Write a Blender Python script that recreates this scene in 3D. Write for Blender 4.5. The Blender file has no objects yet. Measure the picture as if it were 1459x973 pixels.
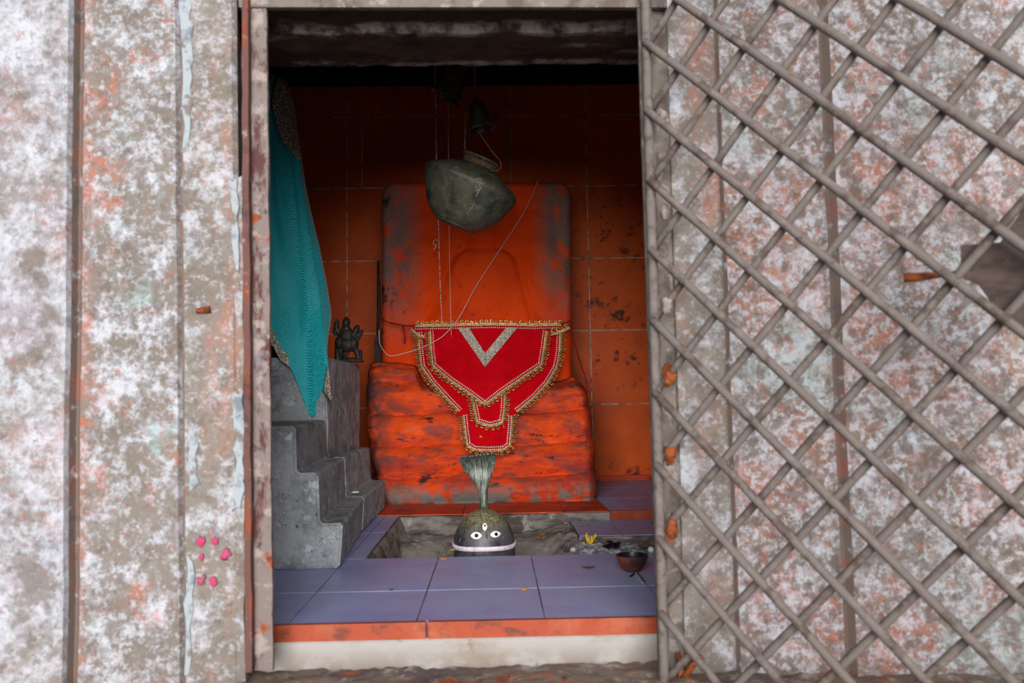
import bpy, bmesh, math, random
from mathutils import Vector, Matrix, noise
random.seed(7)
PI = math.pi
COL = bpy.context.scene.collection
scene = bpy.context.scene

# ------------------------------------------------------------------ camera
FPX = 1140.0
W, H = 1459.0, 973.0
CAM = Vector((0, 0, .348))
YAW = math.atan(25.5 / FPX); PITCH = math.atan(76.5 / FPX); ROLL = -.016
MC = Matrix.Rotation(-YAW, 4, 'Z') @ Matrix.Rotation(PI / 2 + PITCH, 4, 'X') @ Matrix.Rotation(ROLL, 4, 'Z')
M3 = MC.to_3x3(); M3I = M3.inverted()
def ray(px, py):
    return M3 @ Vector(((px - W / 2) / FPX, -(py - H / 2) / FPX, -1))
def P(px, py, Y):                       # point seen at (px,py) lying at depth Y
    d = ray(px, py); return CAM + d * (Y / d.y)
def PZ(px, py, z):
    d = ray(px, py); return CAM + d * ((z - CAM.z) / d.z)
def proj(v):
    c = M3I @ (Vector(v) - CAM)
    return (W / 2 + FPX * c.x / -c.z, H / 2 - FPX * c.y / -c.z)
cd = bpy.data.cameras.new('camera'); cam = bpy.data.objects.new('camera', cd); COL.objects.link(cam)
cam.matrix_world = Matrix.Translation(CAM) @ MC
cd.sensor_width = 36; cd.lens = FPX * 36 / W; cd.clip_start = .02
cd.dof.use_dof = True; cd.dof.focus_distance = 2.45; cd.dof.aperture_fstop = 5.0
scene.camera = cam

# ------------------------------------------------------------------ materials
def lin(c):
    out = []
    for v in c:
        v /= 255.0
        out.append(v / 12.92 if v <= .04045 else ((v + .055) / 1.055) ** 2.4)
    return (*out, 1)
def new_mat(name):
    m = bpy.data.materials.new(name); m.use_nodes = True
    nt = m.node_tree; nt.nodes.clear()
    o = nt.nodes.new('ShaderNodeOutputMaterial'); b = nt.nodes.new('ShaderNodeBsdfPrincipled')
    nt.links.new(b.outputs[0], o.inputs[0])
    return m, nt, b
def nd(nt, t, **k):
    n = nt.nodes.new(t)
    for a, v in k.items(): setattr(n, a, v)
    return n
def maprange(nt, src, a, b, c=0, d=1):
    n = nd(nt, 'ShaderNodeMapRange'); n.clamp = True
    n.inputs[1].default_value = a; n.inputs[2].default_value = b
    n.inputs[3].default_value = c; n.inputs[4].default_value = d
    nt.links.new(src, n.inputs[0]); return n.outputs[0]
def mul(nt, a, b, op='MULTIPLY'):
    n = nd(nt, 'ShaderNodeMath', operation=op)
    for i, s in enumerate((a, b)):
        if isinstance(s, (int, float)): n.inputs[i].default_value = s
        else: nt.links.new(s, n.inputs[i])
    return n.outputs[0]
def tnoise(nt, vec, scale, detail=8, rough=.65, seed=0, stretch=(1, 1, 1), dist=0, kind='noise'):
    mp = nd(nt, 'ShaderNodeMapping'); mp.inputs['Location'].default_value = (seed * 3.7, seed * 1.3, seed * 2.1)
    mp.inputs['Scale'].default_value = stretch
    nt.links.new(vec, mp.inputs[0])
    if kind == 'noise':
        n = nd(nt, 'ShaderNodeTexNoise'); n.inputs['Scale'].default_value = scale
        n.inputs['Detail'].default_value = detail; n.inputs['Roughness'].default_value = rough
        n.inputs['Distortion'].default_value = dist
        nt.links.new(mp.outputs[0], n.inputs['Vector']); return n.outputs[0]
    n = nd(nt, 'ShaderNodeTexVoronoi'); n.inputs['Scale'].default_value = scale
    nt.links.new(mp.outputs[0], n.inputs['Vector']); return n.outputs['Distance']
def layered(name, base, layers=(), rough=.85, bump=.3, bscale=120, bdist=.002, metal=0, spec=.3, rv=0, k=1.0):
    m, nt, b = new_mat(name)
    def lin(c, _l=globals()['lin']):
        q = _l(c); return (q[0] * k, q[1] * k, q[2] * k, 1)
    tc = nd(nt, 'ShaderNodeTexCoord'); vec = tc.outputs['Object']
    sp = nd(nt, 'ShaderNodeSeparateXYZ'); nt.links.new(vec, sp.inputs[0])
    cur = None
    hsum = None
    for i, L in enumerate(layers):
        col, sc, lo, hi = L[:4]; kk = dict(L[4]) if len(L) > 4 else {}
        bands = kk.pop('band', []); amt = kk.pop('amt', 1); hb = kk.pop('h', 0)
        kk.setdefault('seed', i + 1)
        f = tnoise(nt, vec, sc, **kk)
        m_ = maprange(nt, f, lo, hi)
        for (ax, a, c) in bands: m_ = mul(nt, m_, maprange(nt, sp.outputs[ax], a, c))
        if amt != 1: m_ = mul(nt, m_, amt)
        mx = nd(nt, 'ShaderNodeMix', data_type='RGBA')
        nt.links.new(m_, mx.inputs[0])
        if cur is None: mx.inputs[6].default_value = lin(base)
        else: nt.links.new(cur, mx.inputs[6])
        mx.inputs[7].default_value = lin(col)
        cur = mx.outputs[2]
        if hb:
            hh = mul(nt, m_, hb); hsum = hh if hsum is None else mul(nt, hsum, hh, 'ADD')
    if cur is None: b.inputs['Base Color'].default_value = lin(base)
    else: nt.links.new(cur, b.inputs['Base Color'])
    b.inputs['Roughness'].default_value = rough
    b.inputs['Metallic'].default_value = metal
    b.inputs['Specular IOR Level'].default_value = spec
    if rv:
        nt.links.new(maprange(nt, tnoise(nt, vec, 30, seed=9), .35, .65, rough - rv, rough + rv), b.inputs['Roughness'])
    if bump:
        f = tnoise(nt, vec, bscale, seed=5)
        if hsum is not None: f = mul(nt, f, hsum, 'ADD')
        bp = nd(nt, 'ShaderNodeBump'); bp.inputs['Strength'].default_value = bump; bp.inputs['Distance'].default_value = bdist
        nt.links.new(f, bp.inputs['Height']); nt.links.new(bp.outputs[0], b.inputs['Normal'])
    return m

CON = (156, 145, 136); WHT = (236, 240, 250); ORG = (222, 132, 100); PNK = (210, 150, 142); DRK = (112, 98, 86)
FK = .56
m_wallA = layered('plaster_outer', (166, 158, 154), [
    (PNK, 7, .52, .66, {'amt': .6}), (WHT, 12, .42, .60, {'rough': .78, 'h': .5, 'amt': .92}), ((188, 190, 210), 5, .48, .66, {'amt': .55}), (ORG, 9, .58, .68, {'amt': .4}),
    (WHT, 70, .50, .60, {'amt': .6}), ((136, 122, 110), 13, .54, .62, {'amt': .75, 'seed': 21}), ((150, 136, 128), 90, .52, .64, {'amt': .5, 'seed': 22}), ((124, 112, 104), 34, .53, .60, {'amt': .55, 'rough': .8, 'seed': 51}), ((236, 238, 244), 48, .57, .65, {'amt': .4, 'rough': .8, 'seed': 61}), ((200, 120, 105), 55, .60, .66, {'amt': .45, 'seed': 71})], bump=.5, k=FK)
m_wallB = layered('plaster_middle', CON, [
    (DRK, 7, .45, .7, {'amt': .45}), (WHT, 22, .48, .58, {'rough': .82, 'h': .5, 'amt': .92}), (ORG, 11, .545, .63, {'rough': .75, 'amt': .75}), (ORG, 8, .44, .56, {'amt': .7, 'seed': 31, 'band': [(0, -.585, -.61)]}),
    (WHT, 85, .52, .62, {'amt': .6, 'seed': 12}), ((165, 205, 200), 14, .60, .7, {'amt': .6}), ((196, 98, 76), 60, .60, .7, {'amt': .6}), (CON, 40, .52, .6, {'amt': .6, 'seed': 33}), ((124, 112, 104), 34, .53, .60, {'amt': .55, 'rough': .8, 'seed': 52}), ((236, 238, 244), 48, .57, .65, {'amt': .4, 'rough': .8, 'seed': 62}), ((200, 120, 105), 55, .60, .66, {'amt': .45, 'seed': 72})], bump=.5, k=FK)
m_wallC = layered('plaster_inner', (160, 150, 140), [
    (DRK, 9, .45, .7, {'amt': .45, 'seed': 30}), (WHT, 14, .50, .60, {'rough': .78, 'h': .5, 'amt': .8}), (ORG, 8, .52, .68, {'amt': .55, 'stretch': (2, 1, .5)}),
    (WHT, 90, .54, .64, {'amt': .5}), (DRK, 110, .54, .66, {'amt': .4, 'seed': 35}), ((124, 112, 104), 34, .53, .60, {'amt': .55, 'rough': .8, 'seed': 53}), ((236, 238, 244), 48, .57, .65, {'amt': .4, 'rough': .8, 'seed': 63}), ((200, 120, 105), 55, .60, .66, {'amt': .45, 'seed': 73})], bump=.5, k=FK)
m_wallR = layered('plaster_right', (158, 140, 130), [
    (ORG, 6, .46, .62, {'amt': .65, 'rough': .7}), (WHT, 22, .46, .60, {'rough': .8, 'h': .5, 'amt': .8}), (WHT, 100, .48, .57, {'amt': .7}),
    ((178, 205, 200), 6, .55, .66, {'amt': .5}), ((122, 106, 94), 50, .50, .58, {'amt': .7, 'seed': 17}), ((206, 108, 80), 60, .57, .68, {'amt': .6}), ((130, 112, 102), 12, .54, .66, {'amt': .6, 'seed': 37}), ((124, 112, 104), 34, .53, .60, {'amt': .55, 'rough': .8, 'seed': 54}), ((236, 238, 244), 48, .57, .65, {'amt': .4, 'rough': .8, 'seed': 64}), ((200, 120, 105), 55, .60, .66, {'amt': .45, 'seed': 74})], bump=.5, k=FK)
m_groove = layered('groove_plaster', (142, 124, 114), [((182, 104, 84), 20, .52, .64, {'amt': .6}), ((120, 106, 106), 30, .55, .65, {}), (WHT, 40, .58, .66, {'amt': .6})], bump=.5, k=FK)
m_blue = layered('limewash_flake', (205, 215, 222), [((150, 160, 170), 40, .5, .62, {}), (CON, 25, .56, .62, {})], k=.52)
m_pink = layered('pink_paint', (232, 84, 138), [((200, 120, 130), 80, .5, .6, {})], k=.52)
m_frame = layered('rusted_frame_paint', (158, 142, 136), [
    ((110, 62, 62), 18, .5, .58, {'rough': .7, 'stretch': (2, 1, .6)}), ((196, 180, 172), 30, .52, .6, {}), ((185, 88, 40), 24, .6, .66, {}),
    ((150, 165, 190), 12, .6, .68, {'amt': .7}), ((80, 55, 50), 70, .58, .66, {'amt': .7})], rough=.7, bump=.5, k=.52)
m_flange = layered('dark_red_rusted_flange', (132, 92, 84), [((180, 88, 48), 20, .52, .62, {'stretch': (2, 1, .5)}), ((86, 66, 68), 16, .54, .66, {}), ((180, 165, 158), 50, .58, .66, {})], rough=.8, bump=.5, k=.52)
m_frame_grey = layered('weathered_frame_paint', (150, 138, 128), [
    ((120, 104, 94), 30, .48, .6, {}), ((190, 178, 170), 45, .55, .62, {}), ((170, 92, 60), 16, .64, .7, {})], rough=.7, bump=.5, k=.52)
m_bar = layered('dusty_iron', (142, 130, 124), [((110, 94, 86), 30, .5, .6, {}), ((160, 148, 140), 50, .52, .62, {'amt': .6}),
    ((160, 70, 40), 12, .68, .74, {'amt': .9})], rough=.75, bump=.4, bscale=200, k=.52)
m_rust = layered('orange_rust', (178, 92, 44), [((110, 60, 40), 60, .5, .6, {}), ((205, 120, 60), 40, .55, .62, {})], rough=.9, bump=.6, k=.52)
m_plate = layered('brown_plate', (112, 94, 88), [((84, 68, 62), 14, .45, .6, {'stretch': (1, 1, 3)}), ((140, 118, 110), 40, .58, .66, {'amt': .7})], bump=.5, k=.52)
m_sill = layered('sill_stone', (135, 118, 105), [((112, 98, 96), 10, .48, .60, {}), ((178, 168, 160), 22, .52, .62, {}), ((172, 92, 62), 18, .57, .64, {}),
    ((70, 58, 52), 40, .6, .68, {})], bump=.8, bdist=.004, k=.85)
m_white = layered('whitewashed_threshold', (206, 200, 194), [((186, 170, 156), 12, .52, .66, {'stretch': (.6, 1, 1.4)}), ((150, 120, 96), 22, .6, .68, {}),
    ((168, 150, 136), 14, .42, .55, {'band': [(2, -.035, -.07)]})], bump=.4, k=.56)
m_lintel = layered('lintel_stone', (76, 58, 46), [((170, 160, 150), 12, .44, .54, {'band': [(1, 1.258, 1.27), (1, 1.295, 1.283)], 'seed': 40}), ((160, 150, 140), 16, .46, .56, {'band': [(1, 1.385, 1.395)], 'seed': 41}), ((150, 140, 130), 14, .57, .66, {'stretch': (.4, 1, 2)}), ((48, 38, 30), 20, .5, .65, {})], bump=.8, bdist=.004, k=.7)
m_darkstone = layered('sooty_stone', (58, 54, 54), [((30, 28, 28), 8, .45, .6, {}), ((85, 82, 84), 12, .58, .7, {})], bump=.8, bdist=.004)
m_sooty = layered('sooty_orange_wall', (120, 52, 26), [((60, 34, 24), 6, .45, .65, {})], bump=.3)
m_otile = layered('orange_wall_tile', (226, 94, 22), [((194, 72, 18), 3, .45, .7, {}), ((190, 96, 50), 8, .55, .75, {'amt': .5}),
    ((52, 30, 24), 26, .58, .64, {'amt': .8, 'band': [(0, .30, .42), (2, 1.25, 1.1), (2, .3, .45)]}), ((50, 30, 26), 13, .60, .66, {'amt': .9, 'band': [(0, .25, .4), (2, 1.25, 1.1), (2, .3, .45)], 'seed': 13}),
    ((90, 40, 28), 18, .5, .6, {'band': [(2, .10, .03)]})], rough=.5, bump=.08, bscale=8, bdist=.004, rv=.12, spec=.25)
m_grout = layered('pale_grout', (205, 180, 160), [((120, 96, 84), 20, .5, .6, {})], bump=.3)
m_dgrout = layered('dirty_grout', (96, 82, 84), [((160, 152, 156), 8, .5, .58, {})], bump=.3)
m_otrim = layered('orange_edge_tile', (206, 84, 42), [((216, 108, 66), 14, .5, .62, {}), ((110, 66, 52), 14, .54, .62, {'stretch': (1, 1, 2), 'amt': .8}), ((170, 70, 40), 60, .55, .65, {'amt': .6})], rough=.5, bump=.25, k=.50)
m_otop = layered('red_orange_floor_tile', (196, 70, 34), [((140, 52, 34), 14, .5, .62, {}), ((226, 96, 50), 9, .56, .66, {})], rough=.55, bump=.2)
m_ptile = layered('lavender_floor_tile', (158, 166, 206), [((148, 146, 194), 5, .45, .65, {}), ((150, 122, 160), 4, .55, .7, {'amt': .7, 'band': [(1, 1.5, 1.75)]}),
    ((140, 154, 204), 12, .5, .65, {'amt': .5}), ((170, 168, 190), 40, .62, .7, {'amt': .5}), ((92, 86, 110), 55, .66, .72, {'amt': .7})], rough=.42, bump=.06, bscale=20, rv=.1, spec=.4)
m_conc = layered('grey_concrete', (150, 154, 158), [((112, 114, 116), 12, .46, .6, {'rough': .75}), ((176, 180, 184), 26, .52, .6, {'rough': .75, 'h': .3}), ((50, 50, 50), 60, .6, .68, {}),
    ((205, 208, 212), 140, .63, .69, {'amt': .8}), ((150, 100, 90), 9, .68, .74, {'amt': .6})], bump=.9, bscale=90, bdist=.004)
m_pit = layered('worn_pit_concrete', (140, 134, 126), [((92, 84, 80), 14, .48, .6, {'stretch': (.5, 1, 1.5)}), ((166, 162, 156), 22, .56, .66, {}), ((130, 70, 56), 10, .62, .7, {'amt': .7}),
    ((48, 42, 42), 36, .64, .7, {})], bump=.9, bscale=70, bdist=.004)
SIN = (236, 72, 6)
m_stele = layered('sindoor_stone', SIN, [((212, 50, 6), 5, .45, .65, {'amt': .7}),
    ((128, 98, 90), 14, .36, .50, {'band': [(0, -.24, -.32), (2, .50, .80)], 'rough': .75}), ((130, 100, 88), 14, .36, .50, {'band': [(0, .14, .21), (2, .55, .80)], 'rough': .75, 'seed': 4}),
    ((56, 44, 44), 16, .55, .62, {'band': [(0, -.33, -.38)], 'seed': 6}), ((90, 40, 30), 26, .62, .7, {'amt': .7})], rough=.7, bump=.25, bscale=60, spec=.12)
m_ped = layered('sindoor_pedestal', (230, 78, 24), [((172, 58, 42), 8, .44, .58, {'stretch': (.5, 1, 2)}), ((240, 92, 40), 10, .56, .66, {'stretch': (.5, 1, 2)}),
    ((122, 70, 64), 16, .5, .62, {'stretch': (.6, 1, 1.6), 'amt': .8}), ((62, 48, 48), 22, .6, .66, {'stretch': (.6, 1, 1.4)}),
    ((120, 116, 110), 14, .42, .5, {'band': [(2, .07, .025)], 'seed': 15}), ((130, 124, 116), 9, .68, .71, {'seed': 18}),
    ((96, 60, 56), 14, .42, .54, {'band': [(0, -.33, -.40)], 'seed': 19})], rough=.7, bump=.6, bscale=60, bdist=.003, spec=.15)
m_brass = layered('tarnished_brass', (86, 84, 68), [((70, 74, 66), 12, .42, .64, {'amt': .7}), ((122, 118, 98), 50, .50, .64, {'amt': .5}), ((46, 50, 48), 22, .50, .62, {'amt': .8}), ((120, 140, 136), 30, .66, .7, {})],
    rough=.55, metal=.35, bump=.4, bscale=40, spec=.4)
m_bell = layered('dark_bell_metal', (96, 94, 76), [((40, 42, 40), 20, .46, .6, {}), ((100, 98, 76), 50, .58, .68, {})], rough=.5, metal=.5, bump=.3)
m_scratch = layered('pale_scratch', (136, 152, 148), bump=0)
m_snake = layered('grey_green_metal', (104, 110, 100), [((62, 70, 64), 60, .45, .58, {'stretch': (3, 1, .3)}), ((140, 142, 130), 90, .54, .62, {'stretch': (3, 1, .3)}), ((80, 110, 84), 20, .56, .66, {'amt': .7})],
    rough=.5, metal=.4, bump=.5, bscale=150)
m_ling = layered('black_stone', (78, 76, 80), [((44, 42, 46), 30, .46, .6, {}), ((150, 142, 84), 200, .46, .55, {'band': [(2, .025, .06)], 'rough': .8, 'amt': .8}), ((112, 106, 104), 120, .62, .68, {'stretch': (1, 1, .3)})],
    rough=.42, bump=.4, bscale=200, bdist=.001, spec=.5)
m_eyew = layered('white_enamel', (236, 234, 236), rough=.4, bump=0)
m_black = layered('black_paint', (12, 12, 16), rough=.4, bump=0)
m_band = layered('white_painted_band', (226, 214, 226), [((196, 176, 196), 60, .5, .65, {})], bump=.3)
m_iron = layered('black_iron', (38, 32, 32), [((70, 52, 48), 40, .55, .65, {})], rough=.7, bump=.4)
m_bronze = layered('dark_bronze', (52, 50, 48), [((34, 32, 32), 60, .45, .6, {}), ((86, 92, 84), 80, .6, .68, {})], rough=.5, metal=.3, bump=.5, bscale=160)
m_red = layered('red_velvet', (206, 2, 20), [((180, 2, 14), 30, .4, .7, {}), ((214, 6, 26), 9, .5, .7, {})], rough=.9, spec=.08, bump=.15, bscale=500, bdist=.001)
m_gold = layered('gold_lace', (190, 150, 84), [((130, 88, 48), 160, .45, .6, {}), ((226, 196, 130), 220, .54, .6, {})], rough=.4, metal=.5, bump=.3)
m_bead = layered('silver_bead', (246, 238, 226), [((190, 176, 160), 200, .52, .6, {})], rough=.3, metal=0, bump=0)
m_sequin = layered('silver_sequin_net', (128, 118, 104), [((232, 224, 206), 260, .5, .56, {}), ((60, 50, 46), 200, .58, .64, {}), ((150, 72, 50), 150, .64, .68, {})], rough=.4, metal=.3, bump=.9, bscale=260, bdist=.003)
m_cord = layered('red_cord', (150, 22, 26), [((96, 14, 18), 100, .5, .6, {})], bump=.2)
m_thread = layered('white_cotton_thread', (216, 190, 180), bump=0)
m_thread2 = layered('twisted_pink_white_thread', (222, 200, 196), [((180, 80, 80), 150, .5, .54, {'stretch': (1, 1, 1)})], bump=0)
m_rope = layered('brown_rope', (110, 84, 56), [((70, 52, 36), 120, .5, .6, {})], bump=.4)
m_clay = layered('terracotta', (104, 52, 36), [((48, 34, 32), 14, .48, .6, {})], rough=.6, bump=.3)
m_claydark = layered('oil_black_terracotta', (34, 34, 46), [((22, 22, 28), 30, .5, .6, {})], rough=.3, bump=.2)
m_yellow = layered('yellow_petal', (220, 160, 40), bump=0)
m_ystick = layered('yellow_stalk', (222, 190, 40), [((150, 100, 30), 120, .55, .62, {})], bump=.2)
m_leaf = layered('dry_leaf', (84, 70, 72), bump=.2)
m_whitef = layered('white_flower', (214, 228, 214), bump=0)
m_stemg = layered('green_stem', (120, 150, 110), bump=0)
m_marig = layered('dried_marigold', (150, 96, 34), [((90, 50, 26), 200, .5, .6, {})], bump=.4)
m_ash = layered('ash', (176, 176, 182), [((110, 108, 114), 60, .45, .58, {}), ((36, 34, 38), 90, .6, .64, {})], bump=.9, bscale=160, bdist=.004)
m_wood = layered('matchwood', (190, 176, 150), bump=.1)
m_ground = layered('outside_ground', (150, 140, 128), [((120, 110, 100), 3, .45, .6, {})], bump=.2)
m_bodystone = layered('painted_idol_stone', (60, 50, 46), [((180, 80, 50), 20, .56, .66, {})], bump=.3)

# teal net fabric: fine wavy weave
def teal():
    m, nt, b = new_mat('teal_net_fabric')
    tc = nd(nt, 'ShaderNodeTexCoord')
    uvn = tc.outputs['UV']
    w = nd(nt, 'ShaderNodeTexWave'); w.wave_type = 'BANDS'; w.bands_direction = 'Y'
    w.inputs['Scale'].default_value = 27; w.inputs['Distortion'].default_value = 3.5
    w.inputs['Detail'].default_value = 1; w.inputs['Detail Scale'].default_value = 2.5
    nt.links.new(uvn, w.inputs['Vector'])
    n = tnoise(nt, tc.outputs['Object'], 6, seed=3)
    mx = nd(nt, 'ShaderNodeMix', data_type='RGBA')
    nt.links.new(maprange(nt, w.outputs['Fac'], .15, .75), mx.inputs[0])
    mx.inputs[6].default_value = lin((0, 112, 124)); mx.inputs[7].default_value = lin((10, 196, 202))
    nt.links.new(mx.outputs[2], b.inputs['Base Color'])
    b.inputs['Roughness'].default_value = .6
    b.inputs['Sheen Weight'].default_value = .2
    bp = nd(nt, 'ShaderNodeBump'); bp.inputs['Strength'].default_value = .35; bp.inputs['Distance'].default_value = .001
    nt.links.new(w.outputs['Fac'], bp.inputs['Height']); nt.links.new(bp.outputs[0], b.inputs['Normal'])
    return m
m_teal = teal()

# ------------------------------------------------------------------ object helpers
def tag(o, label=None, cat=None, group=None, kind=None):
    if label: o['label'] = label
    if cat: o['category'] = cat
    if group: o['group'] = group
    if kind: o['kind'] = kind
    return o
def empty(name, loc, label, cat, group=None):
    o = bpy.data.objects.new(name, None); o.location = loc; o.empty_display_size = .02
    COL.objects.link(o); return tag(o, label, cat, group)
def link(name, me, mat, parent=None, smooth=False):
    mats = mat if isinstance(mat, (list, tuple)) else [mat]
    for m in mats: me.materials.append(m)
    if smooth: me.polygons.foreach_set('use_smooth', [True] * len(me.polygons))
    o = bpy.data.objects.new(name, me); COL.objects.link(o)
    if parent:
        o.parent = parent
        w = Matrix.Identity(4); q = parent
        while q is not None:
            w = Matrix.Translation(q.location) @ w if q.type == 'EMPTY' else w
            q = q.parent
        o.matrix_parent_inverse = w.inverted()
    return o
class MB:
    def __init__(s): s.v = []; s.f = []; s.mi = []; s.uv = None
    def add(s, vs, fs, mi=0):
        k = len(s.v); s.v += [tuple(p) for p in vs]; s.f += [tuple(i + k for i in f) for f in fs]; s.mi += [mi] * len(fs)
        return s
    def hexa(s, a, b, mi=0):            # two quads a (front) and b (back), same winding
        s.add(list(a) + list(b), [(0, 1, 2, 3), (7, 6, 5, 4), (0, 4, 5, 1), (1, 5, 6, 2), (2, 6, 7, 3), (3, 7, 4, 0)], mi); return s
    def box(s, x0, x1, y0, y1, z0, z1, mi=0):
        return s.hexa([(x0, y0, z0), (x1, y0, z0), (x1, y0, z1), (x0, y0, z1)], [(x0, y1, z0), (x1, y1, z0), (x1, y1, z1), (x0, y1, z1)], mi)
    def tube(s, pts, r, n=8, mi=0, cap=True, wob=0):
        pts = [Vector(p) for p in pts]; rings = []
        up = None
        for i, p in enumerate(pts):
            t = (pts[min(i + 1, len(pts) - 1)] - pts[max(i - 1, 0)])
            if t.length < 1e-9: t = Vector((0, 0, 1))
            t.normalize()
            if up is None: up = t.orthogonal().normalized()
            else:
                up = (up - t * up.dot(t)); up = up.normalized() if up.length > 1e-6 else t.orthogonal().normalized()
            bn = t.cross(up)
            ri = r[i] if isinstance(r, (list, tuple)) else r
            ring = []
            for k in range(n):
                a = 2 * PI * k / n
                q = ri * (1 + (wob * noise.noise(p * 60 + Vector((k, 0, 0))) if wob else 0))
                ring.append(p + (up * math.cos(a) + bn * math.sin(a)) * q)
            rings.append(ring)
        vs = [v for R_ in rings for v in R_]; fs = []
        for i in range(len(rings) - 1):
            for k in range(n):
                fs.append((i * n + k, i * n + (k + 1) % n, (i + 1) * n + (k + 1) % n, (i + 1) * n + k))
        if cap:
            fs.append(tuple(range(n))[::-1]); fs.append(tuple((len(rings) - 1) * n + k for k in range(n)))
        return s.add(vs, fs, mi)
    def lathe(s, prof, n=48, mat=None, mi=0, fn=None):
        mat = mat or Matrix.Identity(4); vs = []; fs = []
        for (r, z) in prof:
            for k in range(n):
                a = 2 * PI * k / n; v = Vector((r * math.cos(a), r * math.sin(a), z))
                if fn: v = fn(v)
                vs.append(mat @ v)
        for i in range(len(prof) - 1):
            for k in range(n): fs.append((i * n + k, i * n + (k + 1) % n, (i + 1) * n + (k + 1) % n, (i + 1) * n + k))
        return s.add(vs, fs, mi)
    def octa(s, c, r, mi=0):
        c = Vector(c); d = [(1, 0, 0), (-1, 0, 0), (0, 1, 0), (0, -1, 0), (0, 0, 1), (0, 0, -1)]
        return s.add([c + Vector(q) * r for q in d], [(0, 2, 4), (2, 1, 4), (1, 3, 4), (3, 0, 4), (2, 0, 5), (1, 2, 5), (3, 1, 5), (0, 3, 5)], mi)
    def ball(s, c, r, n=10, m=8, mi=0, sc=(1, 1, 1), rot=None):
        c = Vector(c); rot = rot or Matrix.Identity(3); vs = []; fs = []
        for i in range(m + 1):
            th = PI * i / m
            for k in range(n):
                a = 2 * PI * k / n
                v = Vector((math.sin(th) * math.cos(a) * sc[0], math.sin(th) * math.sin(a) * sc[1], math.cos(th) * sc[2])) * r
                vs.append(c + rot @ v)
        for i in range(m):
            for k in range(n): fs.append((i * n + k, (i + 1) * n + k, (i + 1) * n + (k + 1) % n, i * n + (k + 1) % n))
        return s.add(vs, fs, mi)
    def grid(s, fn, nu, nv, mi=0):
        vs = [fn(i / nu, j / nv) for j in range(nv + 1) for i in range(nu + 1)]
        fs = [(j * (nu + 1) + i, j * (nu + 1) + i + 1, (j + 1) * (nu + 1) + i + 1, (j + 1) * (nu + 1) + i) for j in range(nv) for i in range(nu)]
        return s.add(vs, fs, mi)
    def slab(s, fn, fb, nu, nv, mi=0):  # closed solid between a front surface fn and a back surface fb
        k = len(s.v); N = (nu + 1) * (nv + 1)
        s.grid(fn, nu, nv, mi); s.grid(fb, nu, nv, mi)
        # flip back faces
        nf = nu * nv
        for q in range(len(s.f) - nf, len(s.f)): s.f[q] = s.f[q][::-1]
        idx = lambda i, j: k + j * (nu + 1) + i
        for i in range(nu):
            s.f.append((idx(i, 0), idx(i, 0) + N, idx(i + 1, 0) + N, idx(i + 1, 0))); s.f.append((idx(i + 1, nv), idx(i + 1, nv) + N, idx(i, nv) + N, idx(i, nv)))
        for j in range(nv):
            s.f.append((idx(0, j + 1), idx(0, j + 1) + N, idx(0, j) + N, idx(0, j))); s.f.append((idx(nu, j), idx(nu, j) + N, idx(nu, j + 1) + N, idx(nu, j + 1)))
        s.mi += [mi] * (2 * nu + 2 * nv); return s
    def mesh(s, name):
        me = bpy.data.meshes.new(name); me.from_pydata(s.v, [], s.f); me.update()
        me.polygons.foreach_set('material_index', s.mi)
        return me
    def build(s, name, mat, parent=None, smooth=False, bevel=0, fix=True):
        me = s.mesh(name)
        if bevel or fix:
            bm = bmesh.new(); bm.from_mesh(me)
            if fix: bmesh.ops.recalc_face_normals(bm, faces=bm.faces)
            if bevel: bmesh.ops.bevel(bm, geom=list(bm.edges), offset=bevel, segments=2, affect='EDGES', profile=.6)
            bm.to_mesh(me); bm.free()
        return link(name, me, mat, parent, smooth)
def struct(o): o['kind'] = 'structure'; return o
def lerp(a, b, t): return a + (b - a) * t
def interp(tab, x):
    if x <= tab[0][0]: return tab[0][1]
    for (a, va), (b, vb) in zip(tab, tab[1:]):
        if x <= b: return va + (vb - va) * (x - a) / (b - a)
    return tab[-1][1]
def sm(a, b, x):
    t = max(0, min(1, (x - a) / (b - a))); return t * t * (3 - 2 * t)
def nz(x, y, z, s=1): return noise.noise(Vector((x * s, y * s, z * s)))
def fbm(x, y, z, s=1, o=4): return noise.fractal(Vector((x * s, y * s, z * s)), .8, 2.1, o)
def smooth_path(pts, n=8):
    pts = [Vector(p) for p in pts]; out = []
    for i in range(len(pts) - 1):
        p0 = pts[max(i - 1, 0)]; p1 = pts[i]; p2 = pts[i + 1]; p3 = pts[min(i + 2, len(pts) - 1)]
        for k in range(n):
            t = k / n
            out.append(.5 * ((2 * p1) + (p2 - p0) * t + (2 * p0 - 5 * p1 + 4 * p2 - p3) * t * t + (3 * p1 - p0 - 3 * p2 + p3) * t ** 3))
    out.append(pts[-1]); return out

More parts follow.
